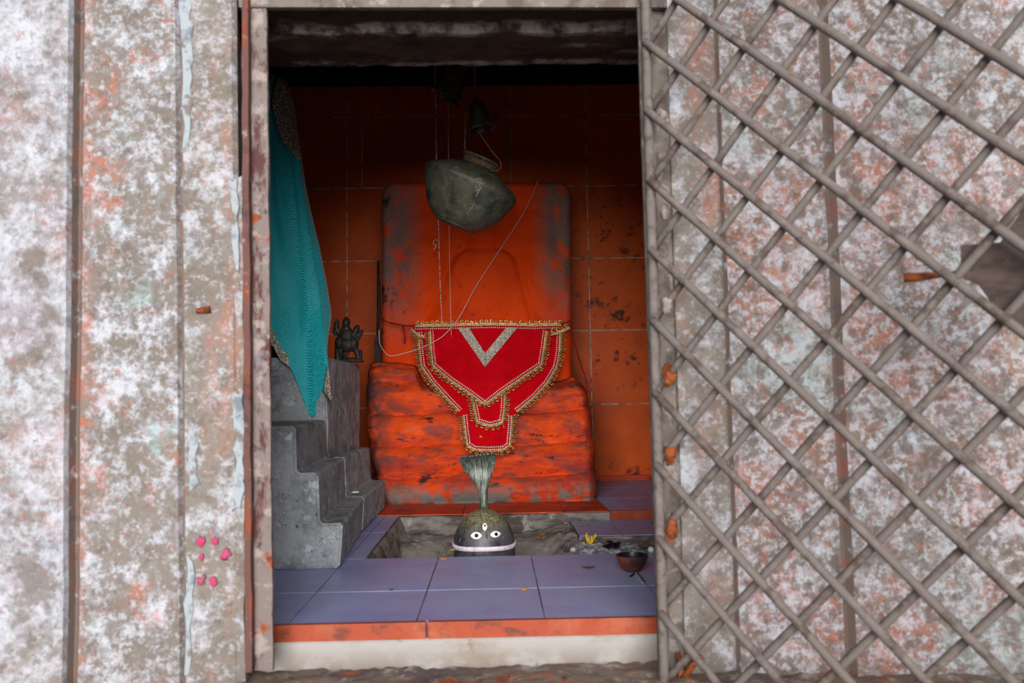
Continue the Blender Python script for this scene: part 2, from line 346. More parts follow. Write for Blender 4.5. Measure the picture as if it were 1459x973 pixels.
# ------------------------------------------------------------------ facade
YF = 1.2
Z0, Z1 = -.45, 1.9
def facade(name, cols, mats, extra=None, step=.004):
    """cols: (x_top_px, x_bottom_px, Y, material index of the strip to its right)"""
    lines = []
    for (a, b, Y, mi) in cols:
        T = P(a, 0, YF); B = P(b, 973, YF); lines.append((T, B, Y, mi))
    mb = MB()
    def X(l, z):
        T, B = l[0], l[1]; return B.x + (T.x - B.x) * (z - B.z) / (T.z - B.z)
    nv = 300
    zs = [Z0 + (Z1 - Z0) * j / nv for j in range(nv + 1)]
    for l, r in zip(lines, lines[1:]):
        wd = abs(X(r, .4) - X(l, .4)); nu = max(2, int(wd / step))
        def fn(u, v, l=l, r=r):
            z = Z0 + (Z1 - Z0) * v; x = lerp(X(l, z), X(r, z), u); Y = lerp(l[2], r[2], u)
            Y += .0016 * fbm(x, 0, z, 18) + .0035 * nz(x, 3, z, 5)
            if extra: Y += extra(x, z)
            return (x, Y, z)
        mb.grid(fn, nu, nv, l[3])
    return mb, lines, X
crk = [(P(212, 250, YF), 0), (P(205, 290, YF), 0), (P(180, 330, YF), 0), (P(158, 366, YF), 0)]
def crack(x, z):
    zt = crk[0][0].z; zb = crk[-1][0].z
    if z > zt or z < zb: return 0
    for (a, _), (b, _) in zip(crk, crk[1:]):
        if b.z <= z <= a.z:
            xl = lerp(b.x, a.x, (z - b.z) / (a.z - b.z)) + .002 * nz(z, 0, 0, 80)
            d = xl - x
            if d < 0: return 0
            return -.006 * (1 - sm(0, .07, d)) * sm(zb, zb + .03, z) * (1 - sm(zt - .01, zt, z) * .5)
    return 0
# ---- left
mb, ll, XL = facade('wall_left', [(-560, -575, 1.16, 0), (113, 105, 1.168, 0), (117, 108, 1.176, 1), (121, 112, 1.187, 1), (126, 117, 1.185, 1), (130, 121, 1.181, 2),
    (254, 261, 1.187, 2), (258, 265, 1.195, 1), (262, 268, 1.194, 3), (330, 337, 1.198, 3), (336, 344, 1.205, 3)], None, crack)
# jamb going back
def jambL(u, v):
    z = Z0 + (Z1 - Z0) * v; return (lerp(XL(ll[-1], z), -.44, u) , lerp(1.205, 1.4, u), z)
mb.grid(jambL, 6, 60, 3)
mb.grid(lambda u, v: (lerp(-.44, -1.3, u), 1.4, lerp(Z0, Z1, v)), 4, 4, 3)
struct(mb.build('wall_front_left', [m_wallA, m_groove, m_wallB, m_wallC], smooth=True, fix=False))
# ---- right
mb, rl, XR = facade('wall_right', [(944, 972, 1.222, 3), (950, 978, 1.20, 3), (1012, 1046, 1.197, 3), (1016, 1050, 1.200, 1), (1020, 1055, 1.193, 2), (1150, 1192, 1.185, 2),
    (1156, 1198, 1.180, 1), (1163, 1206, 1.186, 1), (1170, 1213, 1.176, 0), (1438, 1490, 1.165, 0), (1446, 1497, 1.174, 1), (1456, 1508, 1.16, 0), (2200, 2250, 1.16, 0)], None)
mb.grid(lambda u, v: (lerp(XR(rl[0], lerp(Z0, Z1, v)), .33, u), lerp(1.222, 1.4, u), lerp(Z0, Z1, v)), 6, 60, 3)
mb.grid(lambda u, v: (lerp(.33, 1.5, u), 1.4, lerp(Z0, Z1, v)), 4, 4, 3)
struct(mb.build('wall_front_right', [m_wallR, m_groove, m_wallR, m_wallC], smooth=True, fix=False))
# above and below the opening
struct(MB().box(-.46, .36, 1.215, 1.39, .985, 1.9).build('wall_front_top', m_wallC))
def lint(u, v):
    y = lerp(1.205, 1.41, v); x = lerp(-.46, .36, u)
    z = .943 + .004 * fbm(x, y, 0, 14) - .006 * sm(1.30, 1.29, y) * 0
    if y < 1.275: z += .012 + .004 * nz(x, 0, 0, 9)
    return (x, y, z)
struct(MB().slab(lint, lambda u, v: (lerp(-.46, .36, u), lerp(1.205, 1.41, v), .99), 120, 40).build('trim_1', m_lintel, smooth=True))

# sill stone, threshold
def sill(u, v):
    x = lerp(-1.3, 1.3, u); y = lerp(.95, 1.30, v)
    z = -.064 + .004 * fbm(x, y, 0, 16) + .004 * fbm(x, y, 5, 50) - .06 * (1 - sm(.95, 1.0, y))
    return (x, y, z)
struct(MB().slab(sill, lambda u, v: (lerp(-1.3, 1.3, u), lerp(.95, 1.30, v), -.45), 260, 50).build('trim_2', m_sill, smooth=True))
def thr(u, v):
    x = lerp(-.44, .33, u); z = lerp(-.12, -.0245, v)
    return (x, 1.258 + .0025 * fbm(x, 0, z, 20) - .006 * (1 - sm(-.075, -.05, z)), z)
struct(MB().slab(thr, lambda u, v: (lerp(-.44, .33, u), 1.40, lerp(-.12, -.0245, v)), 120, 16).build('trim_3', m_white, smooth=True))
# orange nosing tiles
mb = MB()
xb = PZ(610, 890, -.01).x
for a, b in ((-.75, xb - .0015), (xb + .0015, .44)):
    mb.box(a, b, 1.262, 1.272, -.0245, .001)
struct(mb.build('trim_4', m_otrim, bevel=.001))

# ------------------------------------------------------------------ floor
mb = MB()
XB = [-1.126, -.926, -.726, -.526, -.326, -.127, .073, .273, .473, .673, .873]
g = .0012
def tile(x0, x1, y0, y1, z=0, th=.01, mi=0):
    mb.box(x0 + g, x1 - g, y0 + g, y1 - g, z - th, z, mi)
for a, b in zip(XB, XB[1:]):
    for y0, y1 in ((1.273, 1.471), (1.471, 1.767)): tile(a, b, y0, y1)
for a, b in ((-1.126, -.926), (-.926, -.726), (-.726, -.526), (-.526, -.326), (-.326, -.287)):
    for y0, y1 in ((1.767, 2.10), (2.10, 2.39)): tile(a, b, y0, y1)
for a, b in ((.335, .515), (.515, .815), (.815, .95)):
    for y0, y1 in ((2.405, 2.7), (2.7, 3.0), (3.0, 3.22)): tile(a, b, y0, y1)
for a, b in ((.217, .33), (.33, .53), (.53, .95)): tile(a, b, 2.13, 2.395, -.024)
floor = mb.build('floor', m_ptile, bevel=.0006)
struct(floor)
mb = MB()
mb.box(-1.2, .95, 1.272, 1.767, -.12, -.002)
mb.box(-1.2, -.285, 1.767, 2.39, -.12, -.002)
mb.box(-1.2, .334, 2.39, 3.22, -.12, -.002)
mb.box(.334, .95, 2.40, 3.22, -.12, -.002)
mb.box(.215, .95, 2.12, 2.40, -.12, -.026)
struct(mb.build('floor_screed', m_dgrout))
mb = MB()
for a, b in ((-1.0, -.40), (-.40, -.1), (-.1, .2), (.2, .333)): mb.box(a + g, b - g, 2.39, 2.66, -.012, .002)
struct(mb.build('trim_5', m_otop, bevel=.001))
mb = MB()
for a, b in ((.334, .634), (.634, .94)): mb.box(a + g, b - g, 2.393, 2.404, -.024, .001)
struct(mb.build('trim_6', m_otrim, bevel=.001))
struct(MB().box(.15, .334, 2.378, 2.3915, -.03, -.0005).build('trim_20', m_pit, bevel=.002))
struct(MB().box(-1.2, .95, 3.213, 3.2255, .0005, .022).build('baseboard_back', m_otop, bevel=.001))
# the sunken pit round the stone
def pit(u, v):
    x = lerp(-.287, .95, u); y = lerp(1.765, 2.392, v)
    z = -.115
    z = max(z, -.05 + .0 * x) if y > 2.27 else lerp(z, -.05, sm(2.12, 2.27, y))
    z = lerp(z, -.003, sm(2.36, 2.385, y))
    z = max(z, lerp(-.004, -.13, sm(-.285, -.235, x)))
    rr = sm(.10, .20, x) * (1 - sm(2.0, 2.13, y) * .25)
    z = lerp(z, -.016, rr) if y < 2.36 else z
    if x > .21 and y > 2.125: z = min(z, -.03)
    n = .010 * fbm(x, y, 1, 12) + .004 * fbm(x, y, 3, 45)
    e = sm(-.287, -.26, x) * sm(1.765, 1.80, y) * (1 - sm(2.375, 2.392, y) * .8)
    return (x, y, min(z + n * e, -.003))
struct(MB().slab(pit, lambda u, v: (lerp(-.287, .95, u), lerp(1.765, 2.392, v), -.2), 240, 120).build('floor_pit', m_pit, smooth=True))

# ------------------------------------------------------------------ interior walls
YB = 3.226
mb = MB()
rows = [.006, .306, .605, .90, 1.20, 1.497, 1.624]
g = .0022
for j, (z0, z1) in enumerate(zip(rows, rows[1:])):
    if z0 >= 1.19: xs = [-1.2, -.891, -.5914, -.529, -.226, .079, .39, .69, .95]
    else: xs = [-1.2, -.891, -.5914, -.30, .0, .09, .39, .69, .95]
    for a, b in zip(xs, xs[1:]):
        mb.box(a + g, b - g, YB, YB + .012, z0 + g, z1 - g)
struct(mb.build('wall_back', m_otile, bevel=.0008))
struct(MB().box(-1.2, .95, YB + .0008, YB + .02, -.1, 1.624).build('wall_back_mortar', m_grout))
def bw(u, v):
    x = lerp(-1.2, .95, u); z = lerp(1.624, 1.80, v)
    bl = .02 * (1 if nz(math.floor(x * 5.5) * 3.1, 0, 0) > 0 else 0)
    return (x, YB - .02 - bl + .02 * fbm(x, 0, z, 8), z)
struct(MB().slab(bw, lambda u, v: (lerp(-1.2, .95, u), YB + .1, lerp(1.624, 1.8, v)), 120, 20).build('wall_back_top', m_darkstone))
struct(MB().box(-1.3, 1.1, YB + .02, YB + .12, -.2, 1.85).build('wall_back_core', m_darkstone))
struct(MB().box(-1.3, -1.2, 1.39, YB + .12, -.2, 1.85).build('wall_left', m_sooty))
struct(MB().box(.95, 1.05, 1.39, YB + .12, -.2, 1.85).build('wall_right', m_sooty))
mb = MB()
mb.slab(lambda u, v: (lerp(-1.3, 1.1, u), lerp(1.39, 3.34, v), 1.76 + .015 * fbm(u * 2, v * 2, 0, 6)), lambda u, v: (lerp(-1.3, 1.1, u), lerp(1.39, 3.34, v), 1.9), 60, 60)
struct(mb.build('ceiling', m_darkstone))

def blob(c, sc, amt=.8):
    t = MB(); t.ball(c, 1, 20, 14, sc=sc); c = Vector(c)
    t.v = [tuple(Vector(v) + (Vector(v) - c) * (amt * nz(v[0], v[1], v[2], 90) + .4 * nz(v[0], v[1], v[2], 260))) for v in t.v]
    return t
# ------------------------------------------------------------------ door frame
fr = empty('door_frame', P(645, 930, 1.2), 'rust-stained pale painted steel frame around the shrine doorway', 'door frame')
def bar4(a, b, c, d, y0, y1, name, mat, parent, bevel=.0015, n=40):
    """a,b top left/right px ; c,d bottom left/right px, at depth y0, extruded to y1"""
    A = [P(*q, y0) for q in (c, d, b, a)]
    mb = MB()
    def f(u, v, y):
        p = A[0].lerp(A[1], u).lerp(A[3].lerp(A[2], u), v)
        e = .0012 * fbm(p.x, y, p.z, 25)
        return (p.x + e, y + e, p.z)
    mb.slab(lambda u, v: f(u, v, y0), lambda u, v: f(u, v, y1), 3, n)
    return mb.build(name, mat, parent, smooth=False)
bar4((352, -60), (379, -60), (357, 955), (389, 955), 1.195, 1.203, 'jamb_face', m_frame, fr)
bar4((344, -60), (353, -60), (349, 958), (359, 958), 1.180, 1.212, 'jamb_flange', m_flange, fr)
bar4((906, -60), (926, -60), (939, 955), (955, 955), 1.195, 1.203, 'jamb_face', m_frame_grey, fr)
bar4((926, -60), (948, -60), (953, 958), (976, 958), 1.206, 1.216, 'jamb_flange', m_frame_grey, fr)
bar4((340, -50), (950, -50), (340, 10), (950, 10), 1.192, 1.202, 'head_face', m_frame_grey, fr)
# small rust blisters where the gate lugs were welded on
for (px, py) in ((951, 535), (955, 645), (957, 750)):
    mb = MB(); c = P(px, py, 1.2035)
    mb = blob(c, (.008, .004, .015)); o = mb.build('hinge_lug', m_rust, fr, smooth=True)
    tag(o, 'orange rusted weld')
# rusty bracket at the foot of the frame
mb = MB()
mb.tube([P(965, 930, 1.195), P(972, 950, 1.19), P(966, 985, 1.185)], .004, 8, wob=.4)
mb.tube([P(1000, 935, 1.19), P(985, 950, 1.185), P(970, 975, 1.18)], .005, 8, wob=.4)
o = mb.build('foot_bracket', m_rust, fr, smooth=True); tag(o, 'orange rusted bracket')
mb = MB(); mb.tube([P(299, 440, 1.193), P(280, 443, 1.193)], [.006, .004], 8, wob=.6)
struct(mb.build('trim_7', m_rust, smooth=True))
# limewash flakes and pink thumb marks on the left wall: worn paint with their own shape
def patch(name, poly, Yo, mat, n=7):
    mb = MB(); c = Vector((sum(p[0] for p in poly) / len(poly), sum(p[1] for p in poly) / len(poly)))
    out = []
    for i in range(len(poly)):
        a = Vector(poly[i]); b = Vector(poly[(i + 1) % len(poly)])
        for k in range(n):
            q = a.lerp(b, k / n); q += Vector((nz(q.x, q.y, 0, .13), nz(q.x, q.y, 7, .13))) * 7
            out.append(q)
    f = [P(q.x, q.y, Yo) for q in out]; bk = [v + Vector((0, .012, 0)) for v in f]
    N = len(f)
    mb.add(f + bk, [tuple(range(N))] + [(i, i + N, (i + 1) % N + N, (i + 1) % N) for i in range(N)])
    return mb
i = 8
for poly in ([(258, 0), (271, 0), (274, 60), (272, 150), (268, 214), (260, 210)],
             [(330, 560), (345, 560), (347, 640), (345, 720), (332, 730), (336, 640)],
             [(268, 610), (279, 612), (281, 690), (270, 700)], [(266, 790), (275, 800), (271, 960), (262, 960)],
             [(330, 255), (339, 255), (340, 385), (332, 380)]):
    struct(patch('trim', poly, 1.1925, None).build('trim_%d' % i, m_blue, fix=False)); i += 1
struct(patch('trim', [(333, 254), (346, 252), (348, 600), (350, 973), (336, 973), (335, 600)], 1.1965, None).build('trim_%d' % i, m_wallC, fix=False)); i += 1
mb = MB()
for (px, py, r) in ((287, 770, 6), (305, 771, 5), (321, 791, 6), (287, 793, 4), (286, 828, 6), (303, 828, 5)):
    c = P(px, py, 1.1925)
    tmp = MB(); tmp.ball(c, r * 1.25 / FPX, 16, 8, sc=(1, .3, 1.2)); mb.add([Vector(v_) + (Vector(v_) - c) * .9 * nz(v_[0], v_[1], v_[2], 220) for v_ in tmp.v], tmp.f)
mb.ball(P(1001, 913, 1.196), .005, 12, 6, sc=(1, .4, 1.1))
struct(mb.build('trim_%d' % i, m_pink, smooth=True)); i += 1

# ------------------------------------------------------------------ lattice gate
HG = Vector((.2365, 1.172, 0)); DG = Vector((.37, -.274, 0)).normalized(); NG = Vector((-DG.y * -1, -DG.x, 0))
NG = Vector((DG.y, -DG.x, 0))           # towards the camera
if NG.y > 0: NG = -NG
GW, GB, GT = .64, -.078, 1.03
gate = empty('lattice_gate', (HG.x, HG.y, GB), 'open grey iron lattice gate of crossed diagonal bars beside the doorway', 'gate')
def G(u, z, off=0): return HG + DG * u + NG * off + Vector((0, 0, z))
def clipline(z0, m):                     # z = z0 + m*u clipped to the gate
    us = [0, GW, (GB - z0) / m, (GT - z0) / m]
    lo, hi = 0, GW
    a, b = sorted(us[2:]); lo = max(lo, a); hi = min(hi, b)
    return (lo, hi) if hi - lo > .015 else None
def rod(z0, m, off, r):
    c = clipline(z0, m)
    if not c: return
    n = max(3, int((c[1] - c[0]) / .02)); pts = []
    for k in range(n + 1):
        u = lerp(c[0], c[1], k / n); z = z0 + m * u
        w = .0012 * nz(u, z, z0 * 9, 7)
        pts.append(G(u, z + w, off + w))
    MB().tube(pts, r, 10, wob=.12).build('diagonal_bar', m_bar, gate, smooth=True)
za = [P(930, 58, 1.19).z + .1085 * k for k in range(6, 0, -1)]
for k in range(-6, 13): rod(.876 - .1052 * k + 0, -1.02, .0075, .0060)
for k in range(-1, 16): rod(.771 - .1044 * k, 1.12, -.0068, .0056)
mb = MB()
for u in (0, GW):
    n = 60
    for s_ in (0,):
        pts = [G(u, lerp(GB, GT, k / n), 0) for k in range(n + 1)]
        MB().tube(pts, .0075 if u == 0 else .010, 8, wob=.15).build('stile', m_bar, gate, smooth=True)
MB().tube([G(lerp(0, GW, k / 30), GB, 0) for k in range(31)], .009, 8, wob=.15).build('rail', m_bar, gate, smooth=True)
MB().tube([G(lerp(0, GW, k / 30), GT, 0) for k in range(31)], .009, 8, wob=.15).build('rail', m_bar, gate, smooth=True)
def on_gate(px, py, off=0):
    d = ray(px, py); n = NG; p0 = HG + NG * off
    return CAM + d * ((p0 - CAM).dot(n) / d.dot(n))
def gate_poly(pts, off, th, name, mat, lab=None):
    f = [on_gate(*p, off) for p in pts]; b = [v - NG * th for v in f]; N = len(f); mb = MB()
    mb.add(f + b, [tuple(range(N)), tuple(range(N, 2 * N))[::-1]] + [(i_, i_ + N, (i_ + 1) % N + N, (i_ + 1) % N) for i_ in range(N)])
    o = mb.build(name, mat, gate, bevel=.001)
    if lab: tag(o, lab)
    return o
gate_poly([(1368, 349), (1425, 345), (1462, 290), (1540, 280), (1540, 500), (1470, 485), (1440, 470), (1394, 406), (1370, 395)], -.017, .006, 'latch_plate', m_plate, 'brown lock plate')
mb = MB(); mb.tube([on_gate(1288, 396, -.017), on_gate(1310, 395, -.018), on_gate(1345, 391, -.018), on_gate(1380, 388, -.018)], [.006, .0055, .0035, .003], 10, wob=.15)
tag(mb.build('latch_bolt', m_rust, gate, smooth=True), 'short rusty bolt')
# rust at the weld points along the hinge side
for (px, py) in ((941, 165), (948, 300), (950, 435), (954, 540), (955, 645), (957, 750)):
    blob(on_gate(px, py, .0), (.007, .005, .010)).build('weld', m_rust if py > 500 else m_frame, gate, smooth=True)

# ------------------------------------------------------------------ concrete steps and block
def cdisp(p, a=.004):
    return Vector(p) + Vector((fbm(p[0], p[1], p[2], 9), fbm(p[0] + 9, p[1], p[2], 9), fbm(p[0], p[1] + 9, p[2], 9))) * a
def rough_prism(poly, y0, y1, name, mat, parent=None, ny=30, seg=.02, amp=.004, rnd=.006, skew=0):
    """poly: (x,z) outline; extruded along Y with subdivided rough faces"""
    o_ = []
    N = len(poly)
    for i_ in range(N):
        a = Vector(poly[i_]); b = Vector(poly[(i_ + 1) % N]); L = (b - a).length; n = max(1, int(L / seg))
        r = min(rnd, L / 3)
        o_.append(a.lerp(b, r / L)); 
        for k in range(1, n): o_.append(a.lerp(b, r / L + (1 - 2 * r / L) * k / n))
        o_.append(a.lerp(b, 1 - r / L))
    N = len(o_); vs = []; fs = []
    cen = sum((p for p in o_), Vector((0, 0))) / N
    for j in range(ny + 1):
        y = lerp(y0, y1, j / ny)
        ins = rnd if j in (0, ny) else 0
        for p in o_:
            x = p.x + skew * (y - y0)
            vs.append(cdisp((x, y + (0 if j else 0), p.y), amp))
    for j in range(ny):
        for k in range(N): fs.append((j * N + k, j * N + (k + 1) % N, (j + 1) * N + (k + 1) % N, (j + 1) * N + k))
    mb = MB(); mb.add(vs, fs)
    # caps filled by bmesh
    me = mb.mesh(name); bm = bmesh.new(); bm.from_mesh(me); bm.verts.ensure_lookup_table()
    for base in (0, ny * N):
        f = bm.faces.new([bm.verts[base + k] for k in range(N)])
    bmesh.ops.recalc_face_normals(bm, faces=bm.faces)
    ed = [e for e in bm.edges if e.is_boundary is False and any(len(f.verts) > 6 for f in e.link_faces)]
    bmesh.ops.bevel(bm, geom=ed, offset=.005, segments=2, affect='EDGES')
    bmesh.ops.triangulate(bm, faces=[f for f in bm.faces if len(f.verts) > 6])
    bm.to_mesh(me); bm.free()
    return link(name, me, mat, parent)
stp = empty('concrete_steps', (-.7, 2.0, 0), 'rough grey concrete staircase descending beside the lavender tiled floor', 'steps')
z1_, z2_, z3_ = .092, .195, .291
rough_prism([(-1.15, .001), (-.322, .001), (-.316, z1_), (-.362, z1_), (-.366, z2_), (-.409, z2_), (-.413, z3_), (-1.15, z3_)], 1.668, 2.095, 'lower_flight', m_conc, stp, amp=.0014, skew=-.06, ny=24)
rough_prism([(-.430, .001), (-.348, .001), (-.342, z1_), (-.388, z1_), (-.392, z2_), (-.430, z2_)], 2.10, 2.52, 'upper_flight', m_conc, stp, amp=.0014, ny=20, skew=-.0)
blk = rough_prism([(-1.15, .001), (-.438, .001), (-.436, .455), (-1.15, .455)], 2.10, 2.60, 'concrete_block', m_conc, None, ny=24, amp=.0025)
tag(blk, 'tall grey concrete block above the steps, carrying the small dark figurine', 'block')

# ------------------------------------------------------------------ sindoor idol: stele + pedestal
idol = empty('stone_idol', (-.04, 2.8, 0), 'large orange sindoor-painted stone slab idol on a ridged rock base', 'idol')
YS = 2.862
def gauss(d, s): return math.exp(-(d / s) ** 2)
def relief(px, py):
    h = 0
    # torso dome
    w = interp([(348, 3), (354, 22), (364, 38), (380, 48), (405, 56), (430, 64), (460, 78), (520, 90)], py)
    if py > 346:
        d = abs(px - 690) / w
        h += .020 * (1 - sm(.82, 1.12, d)) * sm(346, 366, py)
    # head, behind the pot
    d = math.hypot((px - 688) / 44, (py - 305) / 46); h += .022 * (1 - sm(.75, 1.15, d))
    # raised arms / shoulders as nested ovals
    for cx, s in ((604, 1), (772, -1)):
        d = math.hypot((px - cx) / 34, (py - 392) / 52); h += .013 * (1 - sm(.7, 1.15, d))
        h += .004 * gauss(d - .55, .12)
        d2 = math.hypot((px - (cx + 14 * s)) / 44, (py - 330) / 30); h += .008 * (1 - sm(.6, 1.2, d2))
    # diagonal lines from shoulder to lap
    for (x0, y0, x1, y1) in ((640, 380, 606, 455), (736, 380, 756, 455), (655, 420, 640, 458), (715, 430, 722, 458)):
        if y0 <= py <= y1 + 5:
            xl = lerp(x0, x1, (py - y0) / (y1 - y0)); h -= .004 * gauss(px - xl, 4)
    # raised side borders
    h += .008 * (1 - sm(566, 584, px)) + .008 * sm(790, 806, px)
    return h
pxl, pxr = 544, 814
def stele_pt(u, v, front=True):
    px = lerp(pxl, pxr, u); py = lerp(600, 258, v)
    py2 = py
    # corner rounding at the top
    hw = 1.0
    tpx = (py - 258) / 22.0
    if tpx < 1: hw = 1 - (1 - math.sqrt(max(0, 1 - (1 - tpx) ** 2))) * (20 / 135)
    px = 679 + (px - 679) * hw + 1.5 * nz(py, 0, 0, .05) * (abs(u - .5) * 2)
    q = P(px, py, YS)
    if not front: return (q.x * 1.03 + .001, YS + .13, q.z * 1.0)
    e = min(u, 1 - u) * 270; e2 = (py - 258)
    ed = .018 * ((1 - min(1, e / 9)) ** 2 + (1 - min(1, e2 / 9)) ** 2)
    return (q.x, YS - 1.3 * relief(px, py) + ed + .002 * fbm(q.x, 0, q.z, 20), q.z)
MB().slab(lambda u, v: stele_pt(u, v), lambda u, v: stele_pt(u, v, False), 135, 170).build('carved_slab', m_stele, idol, smooth=True)
ZP = [.0, .085, .185, .29, .40]
def ped_Y(z, x=0):
    y = 2.612 + .36 * z
    zz = z + .010 * nz(x, 0, 0, 5) + .006 * nz(x, 2, 0, 14)
    for a, b in zip(ZP, ZP[1:]):
        if a <= zz < b:
            t = (zz - a) / (b - a); y -= .026 * (math.sin(PI * t ** 1.25)) ** .6
            y += .010 * (1 - t)
    return y
def ped_top(px): return interp([(515, 528), (525, 517), (560, 517), (590, 522), (602, 548), (640, 545), (740, 545), (800, 545), (818, 538), (832, 548), (842, 560)], px)
def ped_pt(u, v, front=True):
    # v 0..1 up the front then over the top
    if v < .82:
        t = v / .82
        pyb = 717; 
        xl = interp([(0, 541), (.3, 526), (.55, 519), (.8, 519), (1, 521)], t); xr = interp([(0, 852), (.4, 849), (.8, 843), (1, 836)], t)
        px = lerp(xl, xr, u); pt = ped_top(px); py = lerp(pyb, pt, t)
        Yg = lerp(2.60, 2.76, t); q = P(px, py, Yg)
        z = max(q.z, 0.001) if t > .001 else .001
        e = min(u, 1 - u) * 330; ed = .05 * (1 - min(1, e / 16)) ** 2
        y = ped_Y(min(z, .399), q.x) + ed + .006 * fbm(q.x, 0, z, 12) + .003 * fbm(q.x, 0, z, 40) + .04 * sm(.9, 1, t) ** 3
        return (q.x, y, z)
    t = (v - .82) / .18
    a = ped_pt(u, .8199); z = a[2] + .006 * math.sin(t * PI)
    return (a[0], lerp(a[1], 3.0, t), z + .004 * fbm(a[0], t, 0, 14))
def ped_back(u, v):
    a = ped_pt(u, min(v, .82)); return (a[0], 3.01, min(a[2], .3) if v < .82 else lerp(min(a[2], .3), a[2], (v - .82) / .18))
MB().slab(ped_pt, ped_back, 200, 150).build('ridged_base', m_ped, idol, smooth=True)

# black iron bar leaning beside the slab
bar_ = empty('iron_bar', P(538, 515, 2.80), 'thin black iron bar standing upright against the left edge of the orange slab', 'bar')
MB().tube([P(539, 372, 2.845), P(540, 425, 2.84), P(538.5, 482, 2.835)], [.005, .006, .006], 8, wob=.3).build('shaft', m_iron, bar_, smooth=True)
A = P(534, 480, 2.835); B = P(543, 517, 2.82)
MB().box(A.x, B.x, 2.825, 2.845, B.z, A.z).build('socket', m_iron, bar_, bevel=.002)

# ------------------------------------------------------------------ hanging red cloth
cl = empty('ceremonial_cloth', P(697, 640, 2.63), 'tiered bright red velvet cloth with gold lace and silver V, tied across the idol', 'cloth')
def cY(py, layer): 
    return interp([(455, 2.805), (500, 2.785), (530, 2.745), (545, 2.718), (566, 2.69), (590, 2.655), (645, 2.59)], py) - .005 * layer
def panel(left, right, layer, name, mat, th=.0025, ny=60, nx=40):
    y0, y1 = left[0][0], left[-1][0]
    def fn(u, v, o=0):
        y = lerp(y0, y1, v); xl = interp(left, y); xr = interp(right, y); x = lerp(xl, xr, u)
        q = P(x, y, cY(y, layer)); w = .0022 * nz(q.x, 0, q.z, 10) + .0012 * math.sin(q.x * 60 + q.z * 22)
        return (q.x, q.y + w + o, q.z)
    return MB().slab(fn, lambda u, v: fn(u, v, th), nx, ny).build(name, mat, cl, smooth=True)
outer_L = [(466, 590), (480, 592), (505, 594), (520, 597), (545, 612), (566, 630), (589, 650), (592, 656), (615, 660), (634, 664), (640, 672), (643, 688)]
outer_R = [(466, 804), (480, 800), (510, 799), (527, 793), (545, 781), (569, 762), (585, 742), (593, 732), (615, 731), (634, 728), (640, 716), (643, 702)]
panel(outer_L, outer_R, 0, 'outer_panel', m_red, ny=90)
mid_L = [(468, 606), (522, 612), (545, 640), (558, 666), (575, 672), (600, 680), (607, 692)]
mid_R = [(468, 780), (519, 776), (545, 745), (558, 722), (575, 719), (600, 714), (607, 702)]
panel(mid_L, mid_R, 1, 'middle_panel', m_red)
fr_L = [(464, 601), (490, 605), (522, 612), (545, 645), (560, 667), (572, 688)]
fr_R = [(464, 782), (490, 777), (519, 774), (545, 738), (560, 715), (572, 694)]
panel(fr_L, fr_R, 2, 'front_panel', m_red)
def resample(path, step):
    pts = [Vector(p) for p in path]; out = [pts[0].copy()]; acc = 0
    for a, b in zip(pts, pts[1:]):
        L = (b - a).length; d = step - acc
        while d <= L:
            out.append(a.lerp(b, d / L)); d += step
        acc = L - (d - step)
    return out
def lace(path, layer, outward, name='gold_trim', beads=2, loop=3.2, wid=4):
    """path in the cloth's plane; scalloped loops to the outward side, bead rows along it"""
    pts = resample(path, 1.0); n = len(pts); mb = MB()
    def nor(i_):
        t = pts[min(i_ + 2, n - 1)] - pts[max(i_ - 2, 0)]; t.normalize(); return Vector((t.y, -t.x)) * outward
    def Wp(q, o): return P(q.x, q.y, cY(q.y, layer) - o)
    # ribbon
    rb = [(pts[i_] - nor(i_) * wid * .5, pts[i_] + nor(i_) * wid * .5) for i_ in range(0, n, 3)]
    vs = [w for a, b in rb for w in (Wp(a, .0035), Wp(b, .0035))]
    vs += [w for a, b in rb for w in (Wp(a, .001), Wp(b, .001))]
    K = len(rb); N = 2 * K
    fs = []
    for i_ in range(K - 1):
        a = 2 * i_; fs += [(a, a + 1, a + 3, a + 2), (a + N, a + 2 + N, a + 3 + N, a + 1 + N), (a, a + 2, a + 2 + N, a + N), (a + 1, a + 1 + N, a + 3 + N, a + 3)]
    mb.add(vs, fs, 0)
    # loops
    lp = []
    wl = 7.0
    for k in range(int(n * 3)):
        s_ = k / 3.0; i_ = min(n - 1, int(s_)); ph = 2 * PI * s_ / wl
        q = pts[i_] + nor(i_) * (wid * .2 + min(loop, 3.2) * (1 - math.cos(ph)) * (.9 + .35 * nz(s_, layer, 0, .2))) 
        tt = pts[min(i_ + 2, n - 1)] - pts[max(i_ - 2, 0)]; tt.normalize()
        q = q + tt * (3.6 * math.sin(ph))
        lp.append(Wp(q, .004 + .003 * (1 - math.cos(ph)) / 2 + .0015 * math.sin(ph * .5)))
    mb.tube(lp, .0017, 5, 0)
    o = mb.build(name, m_gold, cl, smooth=False, fix=True)
    if beads:
        bb = MB()
        for r in range(beads):
            off = -wid * .3 - r * 3.6
            for k in range(0, n, 1):
                if k % 3 == 0:
                    q = pts[k] + nor(k) * off; bb.octa(Wp(q, .0045), .0029)
        ob = bb.build('bead_row', m_bead, cl); ob.parent = o; ob.matrix_parent_inverse = o.matrix_world.inverted(); ob.matrix_parent_inverse = Matrix.Identity(4)
    return o
def inv_fix(): pass
lace([(592, 464), (640, 463), (700, 461.5), (760, 463), (800, 462)], 3, 1, loop=2.6, beads=2)
lace([(612, 472), (613, 495), (616, 521), (640, 541), (668, 560), (691, 577)], 3, -1)
lace([(779, 472), (776, 495), (772, 520), (745, 538), (717, 557), (691, 577)], 3, 1, loop=4.5)
